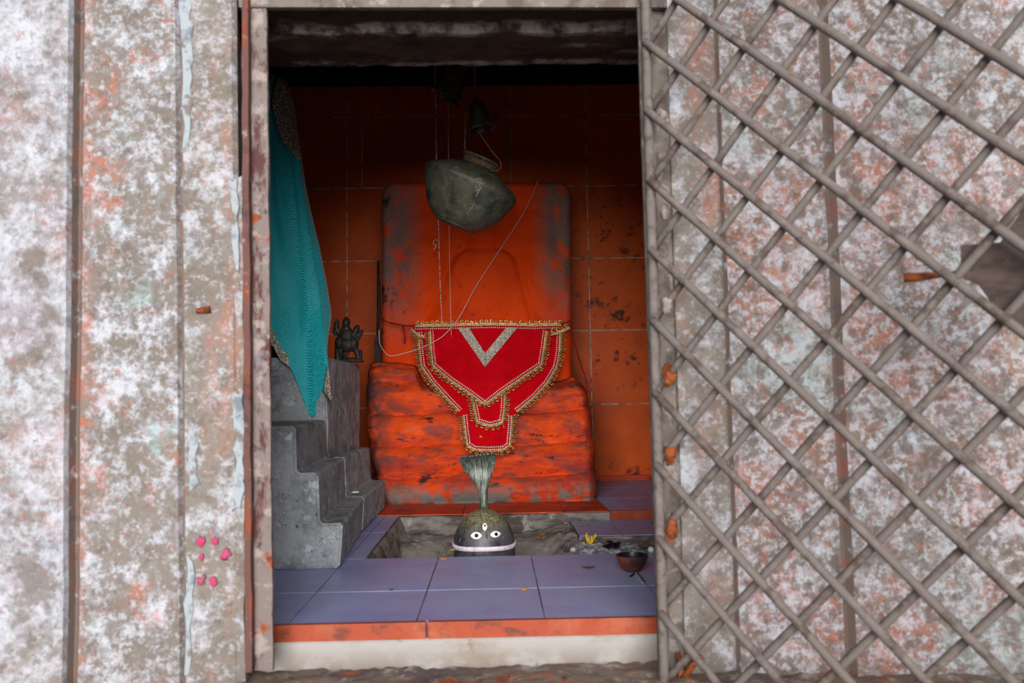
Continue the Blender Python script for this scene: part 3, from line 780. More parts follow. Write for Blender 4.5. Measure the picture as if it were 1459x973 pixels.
lace([(672, 566), (676, 585), (679, 601), (698, 607), (716, 602), (719, 585), (720, 562)], 2, -1, loop=4)
lace([(596, 474), (597, 498), (600, 522), (615, 544), (633, 564), (654, 586)], 1, -1, loop=4)
lace([(799, 474), (798, 500), (794, 522), (781, 545), (762, 566), (736, 587)], 1, 1, loop=4)
lace([(660, 592), (662, 612), (665, 634), (676, 641), (700, 642), (718, 641), (727, 634), (729, 612), (730, 590)], 1, -1, loop=3.6)
lace([(786, 476), (800, 472), (812, 466)], 4, 1, loop=3, beads=1)
lace([(586, 470), (596, 478), (606, 480)], 4, -1, loop=3, beads=1)
# silver V
def vband(tl, tr, bl, br):
    tl, tr, bl, br = map(Vector, (tl, tr, bl, br)); mb = MB()
    def f(u, v, o):
        q = tl.lerp(tr, u).lerp(bl.lerp(br, u), v); return P(q.x, q.y, cY(q.y, 3) - o)
    mb.slab(lambda u, v: f(u, v, .003), lambda u, v: f(u, v, 0), 4, 30)
    L = (bl - tl).length
    for k in range(int(L / 2.8)):
        for c in range(6):
            mb.octa(f(min(1, max(0, (c + .5) / 6 + random.uniform(-.03, .03))), min(1, (k + random.uniform(.1, .5)) * 2.8 / L), .0045), .0023, 1)
    return mb
mb = vband((652, 467), (668, 467), (691, 523), (691, 503)); m2 = vband((737, 467), (721, 467), (691, 523), (691, 503))
mb.add(m2.v, m2.f, 0); k0 = len(mb.mi) - len(m2.mi); mb.mi[k0:] = m2.mi
tag(mb.build('v_band', [m_sequin, m_bead], cl), 'silver beaded V')
MB().tube(smooth_path([P(544, 456, 2.80), P(560, 461, 2.80), P(578, 464, 2.798), P(596, 464, 2.796)]), .0028, 6, wob=.3).build('tie_cord', m_cord, cl, smooth=True)
MB().tube(smooth_path([P(795, 462, 2.796), P(806, 460, 2.80), P(814, 457, 2.81), P(814, 470, 2.83), P(820, 495, 2.80), P(828, 520, 2.77), P(834, 538, 2.745), P(838, 560, 2.725)]), .0026, 6, wob=.3).build('tie_cord', m_cord, cl, smooth=True)
MB().tube(smooth_path([P(574, 464, 2.797), P(577, 480, 2.796), P(576, 490, 2.797)]), .003, 6, wob=.5).build('tie_cord', m_cord, cl, smooth=True)
# a few petals caught on the cloth tail
MB().ball(P(685, 622, cY(622, 0) - .003), .005, 8, 6, sc=(1, .4, .6)).build('petal_scrap', m_yellow, cl, smooth=True)

# ------------------------------------------------------------------ lingam
LC = Vector((P(690, 780, 1.955).x, 1.955, 0)); LR = .0742
ztop = P(688, 725.5, 1.955).z + .001; zb = -.012; LH = ztop - zb
lg = empty('shiva_lingam', (LC.x, LC.y, -.115), 'small black domed stone with three painted white eyes, standing in the floor pit', 'lingam')
prof = [(.001, ztop)]
for k in range(1, 25):
    a = PI / 2 * k / 24; prof.append((LR * math.sin(a) ** .96, zb + LH * math.cos(a) ** 1.04))
prof += [(LR * .995, -.03), (LR * .99, -.12), (.001, -.12)]
TL = Matrix.Translation(Vector((LC.x, LC.y, 0)))
MB().lathe(prof, 64, TL, fn=lambda v: v * (1 + .006 * nz(v.x, v.y, v.z, 40))).build('dome', m_ling, lg, smooth=True)
def dome_hit(px, py, off=.0):
    d = ray(px, py).normalized(); a, c = LR + off, LH + off
    o = CAM - Vector((LC.x, LC.y, zb)); S = Vector((1 / a, 1 / a, 1 / c))
    oo = Vector(o[i_] * S[i_] for i_ in range(3)); dd = Vector(d[i_] * S[i_] for i_ in range(3))
    A_ = dd.dot(dd); B_ = 2 * oo.dot(dd); C_ = oo.dot(oo) - 1; D = B_ * B_ - 4 * A_ * C_
    return CAM + d * ((-B_ - math.sqrt(max(D, 0))) / (2 * A_))
def dome_disc(cx, cy, rx, ry, off, n=20, point=0.0, rot=0):
    rings = 4; vs = [dome_hit(cx, cy, off)]; fs = []
    for r in range(1, rings + 1):
        for k in range(n):
            a = 2 * PI * k / n; q = r / rings
            x = rx * q * math.cos(a); y = ry * q * math.sin(a) * (1 - point * abs(math.cos(a)) ** 3)
            x, y = x * math.cos(rot) - y * math.sin(rot), x * math.sin(rot) + y * math.cos(rot)
            vs.append(dome_hit(cx + x, cy + y, off - (.0022 if r == rings else 0)))
    for k in range(n): fs.append((0, 1 + k, 1 + (k + 1) % n))
    for r in range(rings - 1):
        for k in range(n):
            a = 1 + r * n + k; b = 1 + r * n + (k + 1) % n; fs.append((a, a + n, b + n, b))
    return MB().add(vs, fs)
def eye(cx, cy, rx, ry, pr, rot, nm, vertical=False, dx=0, dy=0):
    e = dome_disc(cx, cy, rx, ry, .0022, point=.35, rot=rot).build('eye', m_eyew, lg, smooth=True); tag(e, nm)
    p = dome_disc(cx + dx, cy + dy, pr, pr, .0034).build('pupil', m_black, lg, smooth=True); p.parent = e; p.matrix_parent_inverse = Matrix.Identity(4)
eye(678.5, 763, 8, 5.2, 3.3, 0, 'white eye with black pupil', dx=.4)
eye(706, 761, 7.5, 4.6, 2.9, -.15, 'white eye with black pupil', dx=1)
eye(690.8, 750.5, 5.6, 3.4, 1.7, PI / 2, 'upright third eye', dx=0, dy=-1.5)
# nose ridge
mb = MB(); pts = [dome_hit(693 + .2 * k, 757 + 2 * k, .0005) for k in range(6)]; mb.tube(pts, [.0008, .0014, .002, .0022, .0024, .0015], 8).build('nose', m_ling, lg, smooth=True)
# white band
mb = MB(); pts = []
for k in range(65):
    a = 2 * PI * k / 64; pts.append((LC.x + (LR + .0015) * math.cos(a), LC.y + (LR + .0015) * math.sin(a), -.006 - .004 * math.cos(a) * 0 + .001 * math.sin(a * 3)))
rb = MB()
N = 64; vs = []
for k in range(N):
    a = 2 * PI * k / N; c, s_ = math.cos(a), math.sin(a); zz = -.0075 + .001 * math.sin(3 * a)
    for (r, dz) in ((LR - .003, -.006), (LR + .003, -.005), (LR + .003, .0045), (LR - .003, .0055)): vs.append((LC.x + r * c, LC.y + r * s_, zz + dz))
fs = [(4 * k + i_, 4 * ((k + 1) % N) + i_, 4 * ((k + 1) % N) + (i_ + 1) % 4, 4 * k + (i_ + 1) % 4) for k in range(N) for i_ in range(4)]
tag(rb.add(vs, fs).build('painted_band', m_band, lg, smooth=True), 'white band round the foot')

# cobra hood
sn = empty('cobra_hood', (LC.x, 2.06, -.11), 'grey-green metal cobra with flared hood rising behind the three-eyed stone', 'cobra')
YH = 2.045
prof = [(775, 6, .009, 0), (740, 6, .009, 0), (724, 6.5, .008, 0), (716, 5.5, .008, 0), (708, 6, .008, 0), (700, 7, .008, 0), (692, 9.5, .008, 0), (684, 13, .008, -.002),
        (676, 17, .008, -.004), (668, 21, .0085, -.008), (661, 23.5, .009, -.014), (655, 25, .010, -.022), (650.5, 25, .011, -.032), (648, 23, .010, -.040)]
rings = []; n = 32; vs = []; fs = []
spx = smooth_path([Vector((p[0], p[1], p[2])) for p in prof], 3); spo = [interp([(-p[0], p[3]) for p in prof], -q.x) for q in spx]
for q, off in zip(spx, spo):
    cx = interp([(640, 680), (655, 681), (680, 685), (700, 688), (724, 690), (780, 691)], q.x)
    c = P(cx, q.x, YH + off); c.y = YH + off; hw = q.y / FPX * YH; th = q.z
    for k in range(n):
        a = 2 * PI * k / n
        x = hw * math.cos(a); y = th * math.sin(a) + .012 * (1 - (math.cos(a)) ** 2) * sm(12, 24, q.y) * 1 - .006 * math.cos(a) ** 2 * sm(12, 24, q.y)
        zt = .006 * math.cos(a) ** 2 * 0 + .004 * math.cos(a) * sm(12, 24, q.y)
        rib = 1 + .02 * math.sin(a * 14) * sm(8, 18, q.y)
        vs.append((c.x + x, c.y + y * rib, c.z + zt))
K = len(spx)
for i_ in range(K - 1):
    for k in range(n): fs.append((i_ * n + k, i_ * n + (k + 1) % n, (i_ + 1) * n + (k + 1) % n, (i_ + 1) * n + k))
fs.append(tuple(range(n))); fs.append(tuple((K - 1) * n + k for k in range(n)))
MB().add(vs, fs).build('hood', m_snake, sn, smooth=True)
for k in range(6):
    px = 669 + k * 5.2; py = 650.5 - k * .75
    MB().ball(P(px, py, YH - .042), .0055, 10, 8, sc=(.8, 1, .55)).build('snake_head', m_snake, sn, smooth=True)
MB().ball(P(690, 723, YH), .012, 16, 10, sc=(1.1, 1, .4)).build('neck_collar', m_snake, sn, smooth=True)

# ------------------------------------------------------------------ pot, bells, cords
YP = 2.0; s_px = YP / FPX
pc = P(670, 266, YP)
pot = empty('brass_pot', pc, 'dented dark brass water pot hanging tilted in front of the orange slab', 'pot')
TR = Matrix.Translation(pc) @ Matrix.Rotation(math.radians(8), 4, 'X') @ Matrix.Rotation(math.radians(23), 4, 'Y')
pp = [(-62, .01), (-62, 18), (-61, 25), (-57, 33), (-51, 41), (-44, 48.5), (-30, 57.5), (-15, 64.5), (-5, 68.5), (3, 71), (9, 68.5), (15, 60.5), (20, 51), (25, 41), (28, 32), (30, 26), (33, 23), (37, 24), (40, 27.5), (42, 29.5), (43.5, 29), (42, 26), (37, 21), (33, 20), (20, 40), (0, 62), (-40, 48), (-56, 25), (-58, .01)]
sp = smooth_path([Vector((r * s_px, z * s_px, 0)) for (z, r) in pp], 3)
MB().lathe([(max(q.x, .0001), q.y) for q in sp], 72, TR, fn=lambda v: v * (1 + .02 * nz(v.x, v.y, v.z, 11) + .004 * nz(v.x, v.y, v.z, 45))).build('vessel', m_brass, pot, smooth=True)
def on_pot(px, py):
    d = ray(px, py); Ti = TR.inverted(); best = None
    for k in range(700):
        Y = 1.86 + k * .0003; q = Ti @ (CAM + d * (Y / d.y)); h = q.z / s_px; r = math.hypot(q.x, q.y) / s_px
        if r <= interp([(z, rr) for z, rr in pp[:21]], h): return CAM + d * ((Y - .0006) / d.y)
    return P(px, py, 1.9)
for st in ([(676, 256), (681, 254), (687, 256)], [(685, 257), (683, 264), (681, 272), (678, 280)], [(681, 258), (678, 268)], [(688, 260), (685, 268), (681, 276)], [(676, 272), (684, 270)], [(672, 290), (668, 298)], [(676, 288), (672, 296), (665, 304)], [(664, 296), (670, 300)]):
    MB().tube(smooth_path([on_pot(*q) for q in st], 4), .0008, 5).build('scratch_mark', m_scratch, pot)
# raised seam, base ring
def ringtube(r, z, tr, T_, n=48):
    return [T_ @ Vector((r * math.cos(2 * PI * k / n), r * math.sin(2 * PI * k / n), z)) for k in range(n + 1)]
MB().tube(ringtube(30 * s_px, -59 * s_px, 0, TR), .0016, 6).build('base_ring', m_brass, pot, smooth=True)
mb = MB()
for j in range(3): mb.tube([p + Vector((.001 * nz(k, j, 0, .3), 0, .0012 * nz(k, j, 4, .2))) for k, p in enumerate(ringtube((24 + j * .5) * s_px, (32.5 + j * 2) * s_px, 0, TR))], .0018, 6)
nr = mb.build('neck_rope', m_rope, pot, smooth=True)
# bells
def bell(name_lab, c, R_, Hh, tilt, tx=0):
    b = empty('temple_bell', c, name_lab, 'bell')
    T_ = Matrix.Translation(c) @ Matrix.Rotation(tilt, 4, 'Y') @ Matrix.Rotation(tx, 4, 'X')
    pr = [(1.0, 0), (1.04, .02), (1.0, .06), (.84, .16), (.72, .34), (.64, .55), (.58, .75), (.45, .88), (.2, .95), (.12, 1.0), (.12, 1.08), (.001, 1.09)]
    inn = [(.001, .82), (.45, .78), (.58, .55), (.66, .34), (.78, .16), (.92, .04)]
    sp = [(r * R_, -Hh + z * Hh) for r, z in inn + pr]
    MB().lathe(sp, 40, T_, fn=lambda v: v * (1 + .01 * nz(v.x, v.y, v.z, 60))).build('bell_body', m_bell, b, smooth=True)
    MB().ball(T_ @ Vector((0, 0, -Hh * .02)), R_ * .2, 12, 8).tube([T_ @ Vector((0, 0, -Hh * .8)), T_ @ Vector((0, 0, -Hh * .05))], R_ * .06, 6).build('clapper', m_bell, b, smooth=True)
    MB().tube([T_ @ Vector((R_ * .22 * math.cos(a * PI / 8), 0, .012 + R_ * .2 * math.sin(a * PI / 8))) for a in range(17)], R_ * .05, 6).build('crown_loop', m_bell, b, smooth=True)
    return b, T_
b1, T1 = bell('larger dark bell, hanging tilted higher up above the pot', P(655, 98, 2.02), 25 * 2.02 / FPX, 46 * 2.02 / FPX, math.radians(27), .1)
b2, T2 = bell('smaller bell hanging lower, just above the pot mouth', P(677, 143, 1.99), 20 * 1.99 / FPX, 44 * 1.99 / FPX, math.radians(-13), .05)
zc = 1.77
ccord = empty('hanging_cord', P(664, 218, 2.0), 'thin brown cord holding the pot and bells from the ceiling', 'cord')
MB().tube(smooth_path([(P(664, 90, 2.0).x, 2.0, zc), P(664, 90, 2.0), P(664.5, 150, 1.97), P(663, 185, 1.97), P(663, 214, 1.985), P(672, 230, 1.965), P(690, 240, 1.955)]), .0016, 6, wob=.3).build('main_strand', m_rope, ccord, smooth=True)
MB().tube(smooth_path([P(680, 185, 1.985), P(690, 200, 1.97), P(702, 217, 1.965), P(712, 229, 1.965), P(714, 237, 1.965), P(709, 243, 1.96), P(700, 243, 1.955)]), .0015, 6).build('loop_strand', m_rope, ccord, smooth=True)
MB().tube([(P(655, 95, 2.02).x, 2.02, zc), P(655, 92, 2.02)], .003, 6).build('bell_strand', m_rope, ccord, smooth=True)
MB().tube([(P(677, 140, 1.99).x, 1.99, zc), P(677, 136, 1.99)], .0022, 6).build('bell_strand', m_rope, ccord, smooth=True)

# threads
def thread(pts, r, mat, label, n=8, closed=False):
    o = MB().tube(smooth_path(pts, n), r, 5).build('cotton_thread', mat, None, smooth=True)
    return tag(o, label, 'thread')
th = thread([(P(620, 200, 2.5).x, 2.5, zc), P(622, 240, 2.5), P(625, 330, 2.55), P(627, 400, 2.66), P(630, 463, 2.775)], .0019, m_thread2, 'straight white and pink twisted thread ending in a side curl, hanging onto the red cloth')
k_ = [P(625.5 + 0, 347, 2.56), P(624, 343, 2.555), P(620.5, 341.5, 2.55), P(617.5, 344, 2.55), P(618, 348, 2.55), P(621.5, 349, 2.552), P(619.5, 353, 2.55), P(617.5, 356, 2.55)]
MB().tube(smooth_path(k_, 5), .0012, 5).build('curl', m_thread, None, smooth=True)
cu = bpy.data.objects['curl']; cu.parent = th; cu.matrix_parent_inverse = Matrix.Identity(4)
thread([(P(640, 150, 2.4).x, 2.4, zc), P(639, 240, 2.4), P(640, 330, 2.5), P(641, 400, 2.65), P(643, 480, 2.765)], .0011, m_thread, 'very thin plain thread hanging straight down just right of the twisted one')
thread([P(767, 257, 2.83), P(748, 300, 2.82), P(716, 350, 2.81), P(680, 405, 2.80), P(661, 440, 2.79), P(651, 457, 2.775), P(640, 470, 2.765), P(628, 481, 2.762), P(606, 493, 2.76), P(580, 502, 2.765), P(557, 507, 2.76), P(547, 500, 2.77), P(541, 488, 2.79), P(540, 470, 2.80)],
       .0014, m_thread, 'long white thread sagging diagonally across the slab from its top right to the iron bar')

# ------------------------------------------------------------------ draped figure at the left
CX, CY = -.70, 2.20
RT = [(95, 330), (101, 370), (108, 392), (116, 405), (130, 413), (150, 417), (190, 422), (222, 427), (262, 433), (300, 441), (350, 453), (400, 463), (450, 471), (500, 478), (540, 482), (600, 486)]
RZ = sorted([(P(x, y, CY).z, P(x, y, CY).x - CX) for y, x in RT])
def Rz(z): return max(.01, interp(RZ, z))
ZTOP = RZ[-1][0] + .01
HEM = [(250, 470), (384, 484), (392, 492), (402, 512), (412, 519), (418, 528), (428, 560), (438, 592), (444, 595), (449, 590), (450, 574), (460, 556), (466, 560), (478, 579), (481, 562), (484, 555)]
def veil_pt(th_, t, off=0):
    zh = .33
    edge = math.sin(max(0, min(PI, th_)))
    f1 = (.00275 * (math.sin(th_ * 11 + 5) + .6 * math.sin(th_ * 19 - 9)) + .012 * nz(th_ * 2, 3, 0)) * sm(0, .35, edge)
    x = CX + (Rz(zh) + f1) * math.cos(th_); y = 2.085
    hp = proj((x, y, zh)); hy = interp(HEM, hp[0]); zhem = P(hp[0], hy, y).z
    z = lerp(ZTOP, zhem, t); R = Rz(z)
    amp = .0055 * sm(0, .5, t) * (1 - .5 * sm(.8, 1, t))
    f = amp * (math.sin(th_ * 11 + t * 5) + .6 * math.sin(th_ * 19 - t * 9)) + .012 * nz(th_ * 2, t * 3, 0) * sm(0, .3, t)
    edge = math.sin(max(0, min(PI, th_)))
    f *= sm(0, .35, edge)
    r = R + f + off
    yy = CY - (.42 * R + f + off) * math.sin(th_) + (0 if th_ > 0 else .02)
    lim = 2.088 - off - .6 * f - .008 * math.sin(th_ * 7)
    if yy > lim: yy = lerp(lim, yy, sm(.46, .60, z))
    return Vector((CX + r * math.cos(th_), yy, z))
dr = empty('teal_veil', (CX, CY, .3), 'bright teal net cloth with silver sequin edging draped over the shrouded figure', 'cloth')
NU, NV = 260, 190
mb = MB(); mb.slab(lambda u, v: veil_pt(lerp(PI * 1.02, -.05, u), v), lambda u, v: veil_pt(lerp(PI * 1.02, -.05, u), v, -.003), NU, NV)
me = mb.mesh('drape')
uvl = me.uv_layers.new(name='UVMap')
NN = (NU + 1) * (NV + 1)
for L in me.loops:
    q = L.vertex_index % NN; i_ = q % (NU + 1); j_ = q // (NU + 1)
    u, v = i_ / NU, j_ / NV
    uvl.data[L.index].uv = (u * 1.6 + v * .5, v * 1.6 + .35 * u + .05 * math.sin(u * 14))
ob = link('drape', me, m_teal, dr, smooth=True)
def th_of_px(px):
    best = 0; bd = 1e9
    for k in range(400):
        a = PI * k / 400; d = abs(proj(veil_pt(a, 1))[0] - px)
        if a < 1.9 and d < bd: best, bd = a, d
    return best
def trim_patch(pa, pb, height, off=.004):
    a0, a1 = th_of_px(pa), th_of_px(pb)
    def f(u, v, o):
        a = lerp(a0, a1, u); tz = veil_pt(a, 1).z; hh = height(u) * CY / FPX
        t0 = 1 - hh / (ZTOP - tz); p = veil_pt(a, lerp(t0, 1.004, v), o)
        return p
    return MB().slab(lambda u, v: f(u, v, off), lambda u, v: f(u, v, -.001), 16, 14)
tag(trim_patch(376, 411, lambda u: lerp(26, 12, u)).build('sequin_edging', m_sequin, dr, smooth=True), 'silver sequin edging')
tag(trim_patch(461, 483.5, lambda u: interp([(0, 6), (.25, 40), (.45, 26), (1, 6)], u)).build('sequin_edging', m_sequin, dr, smooth=True), 'silver sequin edging')
# sequinned strip along the face opening
def strip(u, v, o):
    y = lerp(112, 226, v); l = interp([(112, 396), (150, 391), (180, 396), (205, 405), (226, 422)], y); r = interp([(112, 406), (122, 413), (150, 417), (190, 421), (210, 425), (226, 429)], y)
    x = lerp(l, r, u); z = P(x, y, 2.17).z; c = (P(x, y, 2.18).x - CX) / max(Rz(z), .02); c = max(-1, min(.995, c))
    a = math.acos(c); return Vector((CX + (Rz(z) + o) * math.cos(a), CY - (.42 * Rz(z) + o) * math.sin(a) - .006 - o, z + .002 * nz(u * 3, v * 20, 0)))
tag(MB().slab(lambda u, v: strip(u, v, .006), lambda u, v: strip(u, v, .001), 12, 60).build('sequin_edging', m_sequin, dr, smooth=True), 'silver sequin edging')
# the figure beneath the cloth
body = []
for k in range(30):
    z = lerp(.462, ZTOP - .03, k / 29); body.append((max(.002, Rz(z) * .86 - .02), z))
body = [(.002, .462)] + body + [(.001, ZTOP - .025)]
o = MB().lathe([(r, z) for r, z in body], 40, Matrix.Translation((CX, CY, 0)), fn=lambda v: Vector((v.x, v.y * .26, v.z))).build('shrouded_idol', m_bodystone, None, smooth=True)
tag(o, 'dark upright stone figure almost wholly hidden under the teal cloth, on the concrete block', 'idol')

# ------------------------------------------------------------------ small bronze figurine
YG = 2.50
fg = empty('bronze_figurine', P(495, 516, YG), 'small dark many-armed metal figurine standing on the tall concrete block', 'figurine')
def fp(cx, cy): return (460 + cx / 9.73, 430 + cy / 9.73)   # coordinates read off the enlarged view
def FP(cx, cy, dy=0): a = fp(cx, cy); return P(a[0], a[1], YG + dy)
a = FP(190, 812); b = FP(550, 845)
MB().box(a.x - .002, b.x, YG - .025, YG + .025, .4585, max(a.z, .464)).build('plinth', m_bronze, fg, bevel=.002)
mb = MB()
mb.tube(smooth_path([FP(215, 810), FP(200, 720), FP(200, 600), FP(230, 480)]), [.008] * 5 + [.009] * 20, 10)if False else None
mb.tube(smooth_path([FP(215, 815), FP(205, 740), FP(215, 640), FP(250, 560)], 6), .010, 10)
mb.tube(smooth_path([FP(490, 815), FP(485, 740), FP(455, 660), FP(400, 600)], 6), .009, 10)
mb.tube(smooth_path([FP(290, 800), FP(330, 730), FP(360, 650)], 6), .006, 8)
mb.tube([FP(200, 805), FP(500, 805)], .007, 8)
mb.build('legs', m_bronze, fg, smooth=True)
mb = MB()
mb.ball(FP(320, 590), 1, 16, 12, sc=(.034, .018, .026)); mb.ball(FP(325, 480), 1, 16, 12, sc=(.026, .016, .030)); mb.ball(FP(320, 400), 1, 14, 10, sc=(.017, .012, .02))
mb.ball(FP(240, 580), 1, 14, 10, sc=(.017, .016, .026)); mb.ball(FP(420, 585), 1, 14, 10, sc=(.018, .016, .024)); mb.ball(FP(250, 690), 1, 12, 10, sc=(.010, .014, .026))
mb.build('torso', m_bronze, fg, smooth=True)
mb = MB(); mb.ball(FP(325, 290, -.004), 1, 14, 12, sc=(.0125, .012, .016)); mb.tube([FP(325, 265), FP(322, 210)], [.010, .004], 8)
mb.build('head', m_bronze, fg, smooth=True)
for pts, rr in (([(250, 470), (200, 400), (190, 320), (208, 245)], [.008, .008, .009, .004]), ([(390, 500), (440, 430), (470, 370), (490, 320)], [.008, .010, .010, .004]),
                ([(420, 500), (480, 470), (520, 440), (548, 385)], [.007, .009, .008, .003]), ([(270, 430), (180, 440), (165, 390), (180, 330)], [.005, .006, .006, .004]), ([(400, 520), (460, 520), (500, 500), (510, 440)], [.006, .007, .006, .003])):
    sm_ = smooth_path([FP(*p) for p in pts], 5); R_ = [interp([(0, rr[0]), (5, rr[1]), (10, rr[2]), (15, rr[3])], k) for k in range(len(sm_))]
    MB().tube(sm_, R_, 10).build('arm', m_bronze, fg, smooth=True)
a = FP(525, 740); MB().ball(a, 1, 10, 8, sc=(.006, .008, .018)).build('side_post', m_bronze, fg, smooth=True)

# ------------------------------------------------------------------ offerings and litter
d0 = PZ(901, 814, .001)
dy = empty('clay_lamp', (d0.x, d0.y, 0), 'round dark clay oil lamp bowl on the floor near the right door post', 'oil lamp')
k = d0.y / FPX
TD = Matrix.Translation((d0.x + .001, d0.y + .006, .0015))
outp = [(.001, 0), (11 * k, 0), (15 * k, 4 * k), (20 * k, 13 * k), (22.5 * k, 20 * k), (22.5 * k, 22 * k), (21 * k, 22 * k)]
inp = [(21 * k, 22 * k), (19 * k, 14 * k), (13 * k, 7 * k), (.001, 5 * k)]
MB().lathe(outp, 40, TD, fn=lambda v: v * (1 + .02 * nz(v.x, v.y, v.z, 40))).build('bowl', m_clay, dy, smooth=True)
MB().lathe(inp, 40, TD, fn=lambda v: v * (1 + .02 * nz(v.x, v.y, v.z, 40))).build('bowl_lining', m_claydark, dy, smooth=True)
# leaf
lp_ = PZ(838, 808, .003)
lf = empty('dry_leaf', lp_, 'small curled dark dry leaf on the tiles, between the domed stone and clay lamp', 'leaf')
MB().slab(lambda u, v: (lp_.x + (u - .5) * .026, lp_.y + (v - .5) * .014 * math.sin(PI * (.1 + .8 * u)), .002 + .003 * abs(u - .5) * 2), lambda u, v: (lp_.x + (u - .5) * .026, lp_.y + (v - .5) * .014 * math.sin(PI * (.1 + .8 * u)), .0008 + .003 * abs(u - .5) * 2), 10, 6).build('blade', m_leaf, lf, smooth=True)
MB().tube([lp_ + Vector((0, 0, 0)), lp_ + Vector((-.001, 0, .006)), lp_ + Vector((-.003, 0, .011))], .0007, 5).build('stalk', m_leaf, lf, smooth=True)
def petal(px, py, z, r, name, label, mat, rot=0, cat='petal', grp=None):
    c = PZ(px, py, z); mb = MB(); cr, sr = math.cos(rot), math.sin(rot)
    def f(u, v, o):
        a = (u - .5) * 2 * r; b = (v - .5) * 2 * r * .7 * math.sin(PI * (.12 + .76 * u))
        return (c.x + a * cr - b * sr, c.y + a * sr + b * cr, z + .0015 + .004 * ((u - .5) ** 2 + (v - .5) ** 2) + o)
    o = mb.slab(lambda u, v: f(u, v, .0008), lambda u, v: f(u, v, 0), 8, 6).build(name, mat, None, smooth=True)
    return tag(o, label, cat, grp)
petal(645, 785, 0, .0065, 'yellow_petal', 'yellow petal lying at the foot of the domed stone', m_yellow, .8)
petal(632, 798, 0, .0065, 'yellow_petal', 'yellow petal on the tile just below the one touching the domed stone', m_yellow, .1)
petal(747, 842, 0, .007, 'yellow_petal', 'lone yellow petal on the middle front floor tile', m_yellow, .9)
petal(557, 842, 0, .004, 'leaf_scrap', 'tiny dark leaf scrap on the front left floor tile', m_leaf, .3, 'leaf')
petal(487, 713, .093, .006, 'yellow_petal', 'yellowish petal on the lowest concrete step', m_marig, .7)
c = PZ(771, 769, -.012); mb = MB()
for k in range(14):
    a = k * 2.4; r = .002 + .0007 * k
    mb.ball(c + Vector((r * math.cos(a), r * math.sin(a), .006)), .004, 6, 5, sc=(1, 1, .7))
tag(mb.build('marigold_head', m_marig, None, smooth=True), 'small dried brown marigold head lying on the pit concrete', 'flower')
c = PZ(499, 704, .094) + Vector((.014, 0, .001)); fw = empty('white_flower', c, 'tiny white flower with stem on the lowest concrete step', 'flower')
mb = MB()
for k in range(5):
    a = 2 * PI * k / 5; mb.ball(c + Vector((.005 * math.cos(a), .005 * math.sin(a), .004)), .0048, 8, 6, sc=(1, 1, .5))
mb.build('petals', m_whitef, fw, smooth=True)
MB().tube([c + Vector((-.004, 0, .003)), c + Vector((-.018, -.002, .002))], .0014, 6).build('stem', m_stemg, fw, smooth=True)
# yellow stalk bundle
c = PZ(840, 779, -.012); yb = empty('stalk_bundle', c, 'small upright tuft of yellow stalks stuck in the ash', 'stalks')
for k in range(11):
    a = 2.4 * k; r = .001 + .0006 * k; tp = c + Vector((.013 * math.cos(a) + .004, .010 * math.sin(a), .027 + .004 * math.sin(k * 1.7)))
    MB().tube([c + Vector((r * math.cos(a) * .5, r * math.sin(a) * .5, 0)), tp], [.0014, .0018], 6).build('stalk', m_ystick, yb, smooth=True)
# ash bed
def ash(u, v, o=0):
    x = lerp(.155, .36, u); y = lerp(1.785, 1.95, v)
    e = sm(0, .2, min(u, 1 - u)) * sm(0, .25, min(v, 1 - v))
    return (x, y, lerp(-.03, -.005 + .005 * fbm(x, y, 2, 30) + .004 * fbm(x, y, 2, 90), e) - o)
tag(MB().slab(lambda u, v: ash(u, v), lambda u, v: ash(u, v, .03), 90, 60).build('ash_bed', m_ash, None, smooth=True), 'pale grey ash spread on rough concrete behind the clay lamp', 'ash', kind='stuff')
random.seed(3)
mb = MB()
for k in range(16):
    c = PZ(random.uniform(862, 884), random.uniform(774, 783), -.003); mb.ball(c + Vector((0, 0, .004)), random.uniform(.003, .0055), 6, 5, sc=(1.4, 1, .7))
tag(mb.build('charcoal_crumbs', m_black, None), 'scatter of black charcoal crumbs on the pale ash', 'charcoal', kind='stuff')
c = PZ(817, 786, -.002)
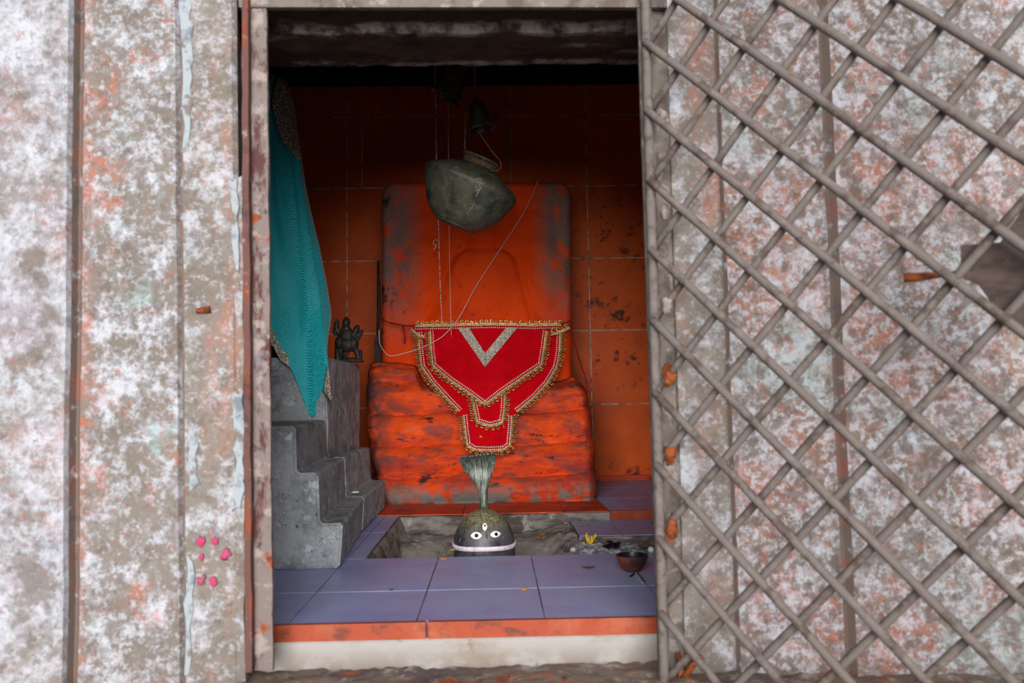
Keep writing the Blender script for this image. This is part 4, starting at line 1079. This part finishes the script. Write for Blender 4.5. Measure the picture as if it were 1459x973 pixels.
tag(MB().ball(c + Vector((0, 0.006, .003)), .007, 10, 8, sc=(1, 1, .9)).build('plaster_lump', m_ash, None, smooth=True), 'pale crumbly lump at the end of the ash bed nearest the domed stone', 'lump')
c = PZ(925, 788, 0)
tag(MB().ball(c + Vector((.004, 0, .007)), .007, 14, 10).build('white_ball', m_whitef, None, smooth=True), 'small white round sweet beside the clay lamp rim', 'ball')
# burnt matches
a = PZ(905, 817, .002); b = PZ(915, 830, .002)
mt = empty('burnt_match', a, 'pale spent matchstick slanting on the tile below the clay lamp', 'matchstick')
MB().tube([a, b], .0016, 4).build('stick', m_wood, mt)
a2 = PZ(898, 821, .002); b2 = PZ(904, 817, .004)
tag(MB().tube([a2, b2], [.002, .0016], 5).build('charred_stub', m_black, None), 'short black charred stub beside the pale matchstick', 'stub')
a2 = PZ(909, 816, .002); b2 = PZ(919, 829, .002)
tag(MB().tube([a2, b2], .001, 5).build('incense_stub', m_iron, None), 'thin dark incense stub lying parallel to the pale matchstick', 'incense stick')

# ------------------------------------------------------------------ ground outside
struct(MB().box(-4, 4, -1.4, 1.2, -.6, -.45).build('ground', m_ground))

# ------------------------------------------------------------------ light
w = bpy.data.worlds.new('sky'); scene.world = w; w.use_nodes = True
bg = w.node_tree.nodes['Background']; bg.inputs[0].default_value = (.86, .92, 1.0, 1); bg.inputs[1].default_value = .45
sd = bpy.data.lights.new('open_sky_glow', 'SUN'); sd.energy = 5.7; sd.angle = math.radians(46); sd.color = (1, .97, .95)
so = bpy.data.objects.new('open_sky_glow', sd); COL.objects.link(so)
el = math.radians(11); az = math.radians(0)
dirv = Vector((math.sin(az) * math.cos(el), math.cos(az) * math.cos(el), -math.sin(el)))
so.rotation_euler = dirv.to_track_quat('-Z', 'Y').to_euler(); so.location = (0, -3, 2)

scene.view_settings.view_transform = 'Standard'
scene.view_settings.look = 'None'; scene.view_settings.gamma = 1; scene.view_settings.use_curve_mapping = False
scene.view_settings.exposure = 0
scene.cycles.use_denoising = True
scene.cycles.max_bounces = 8
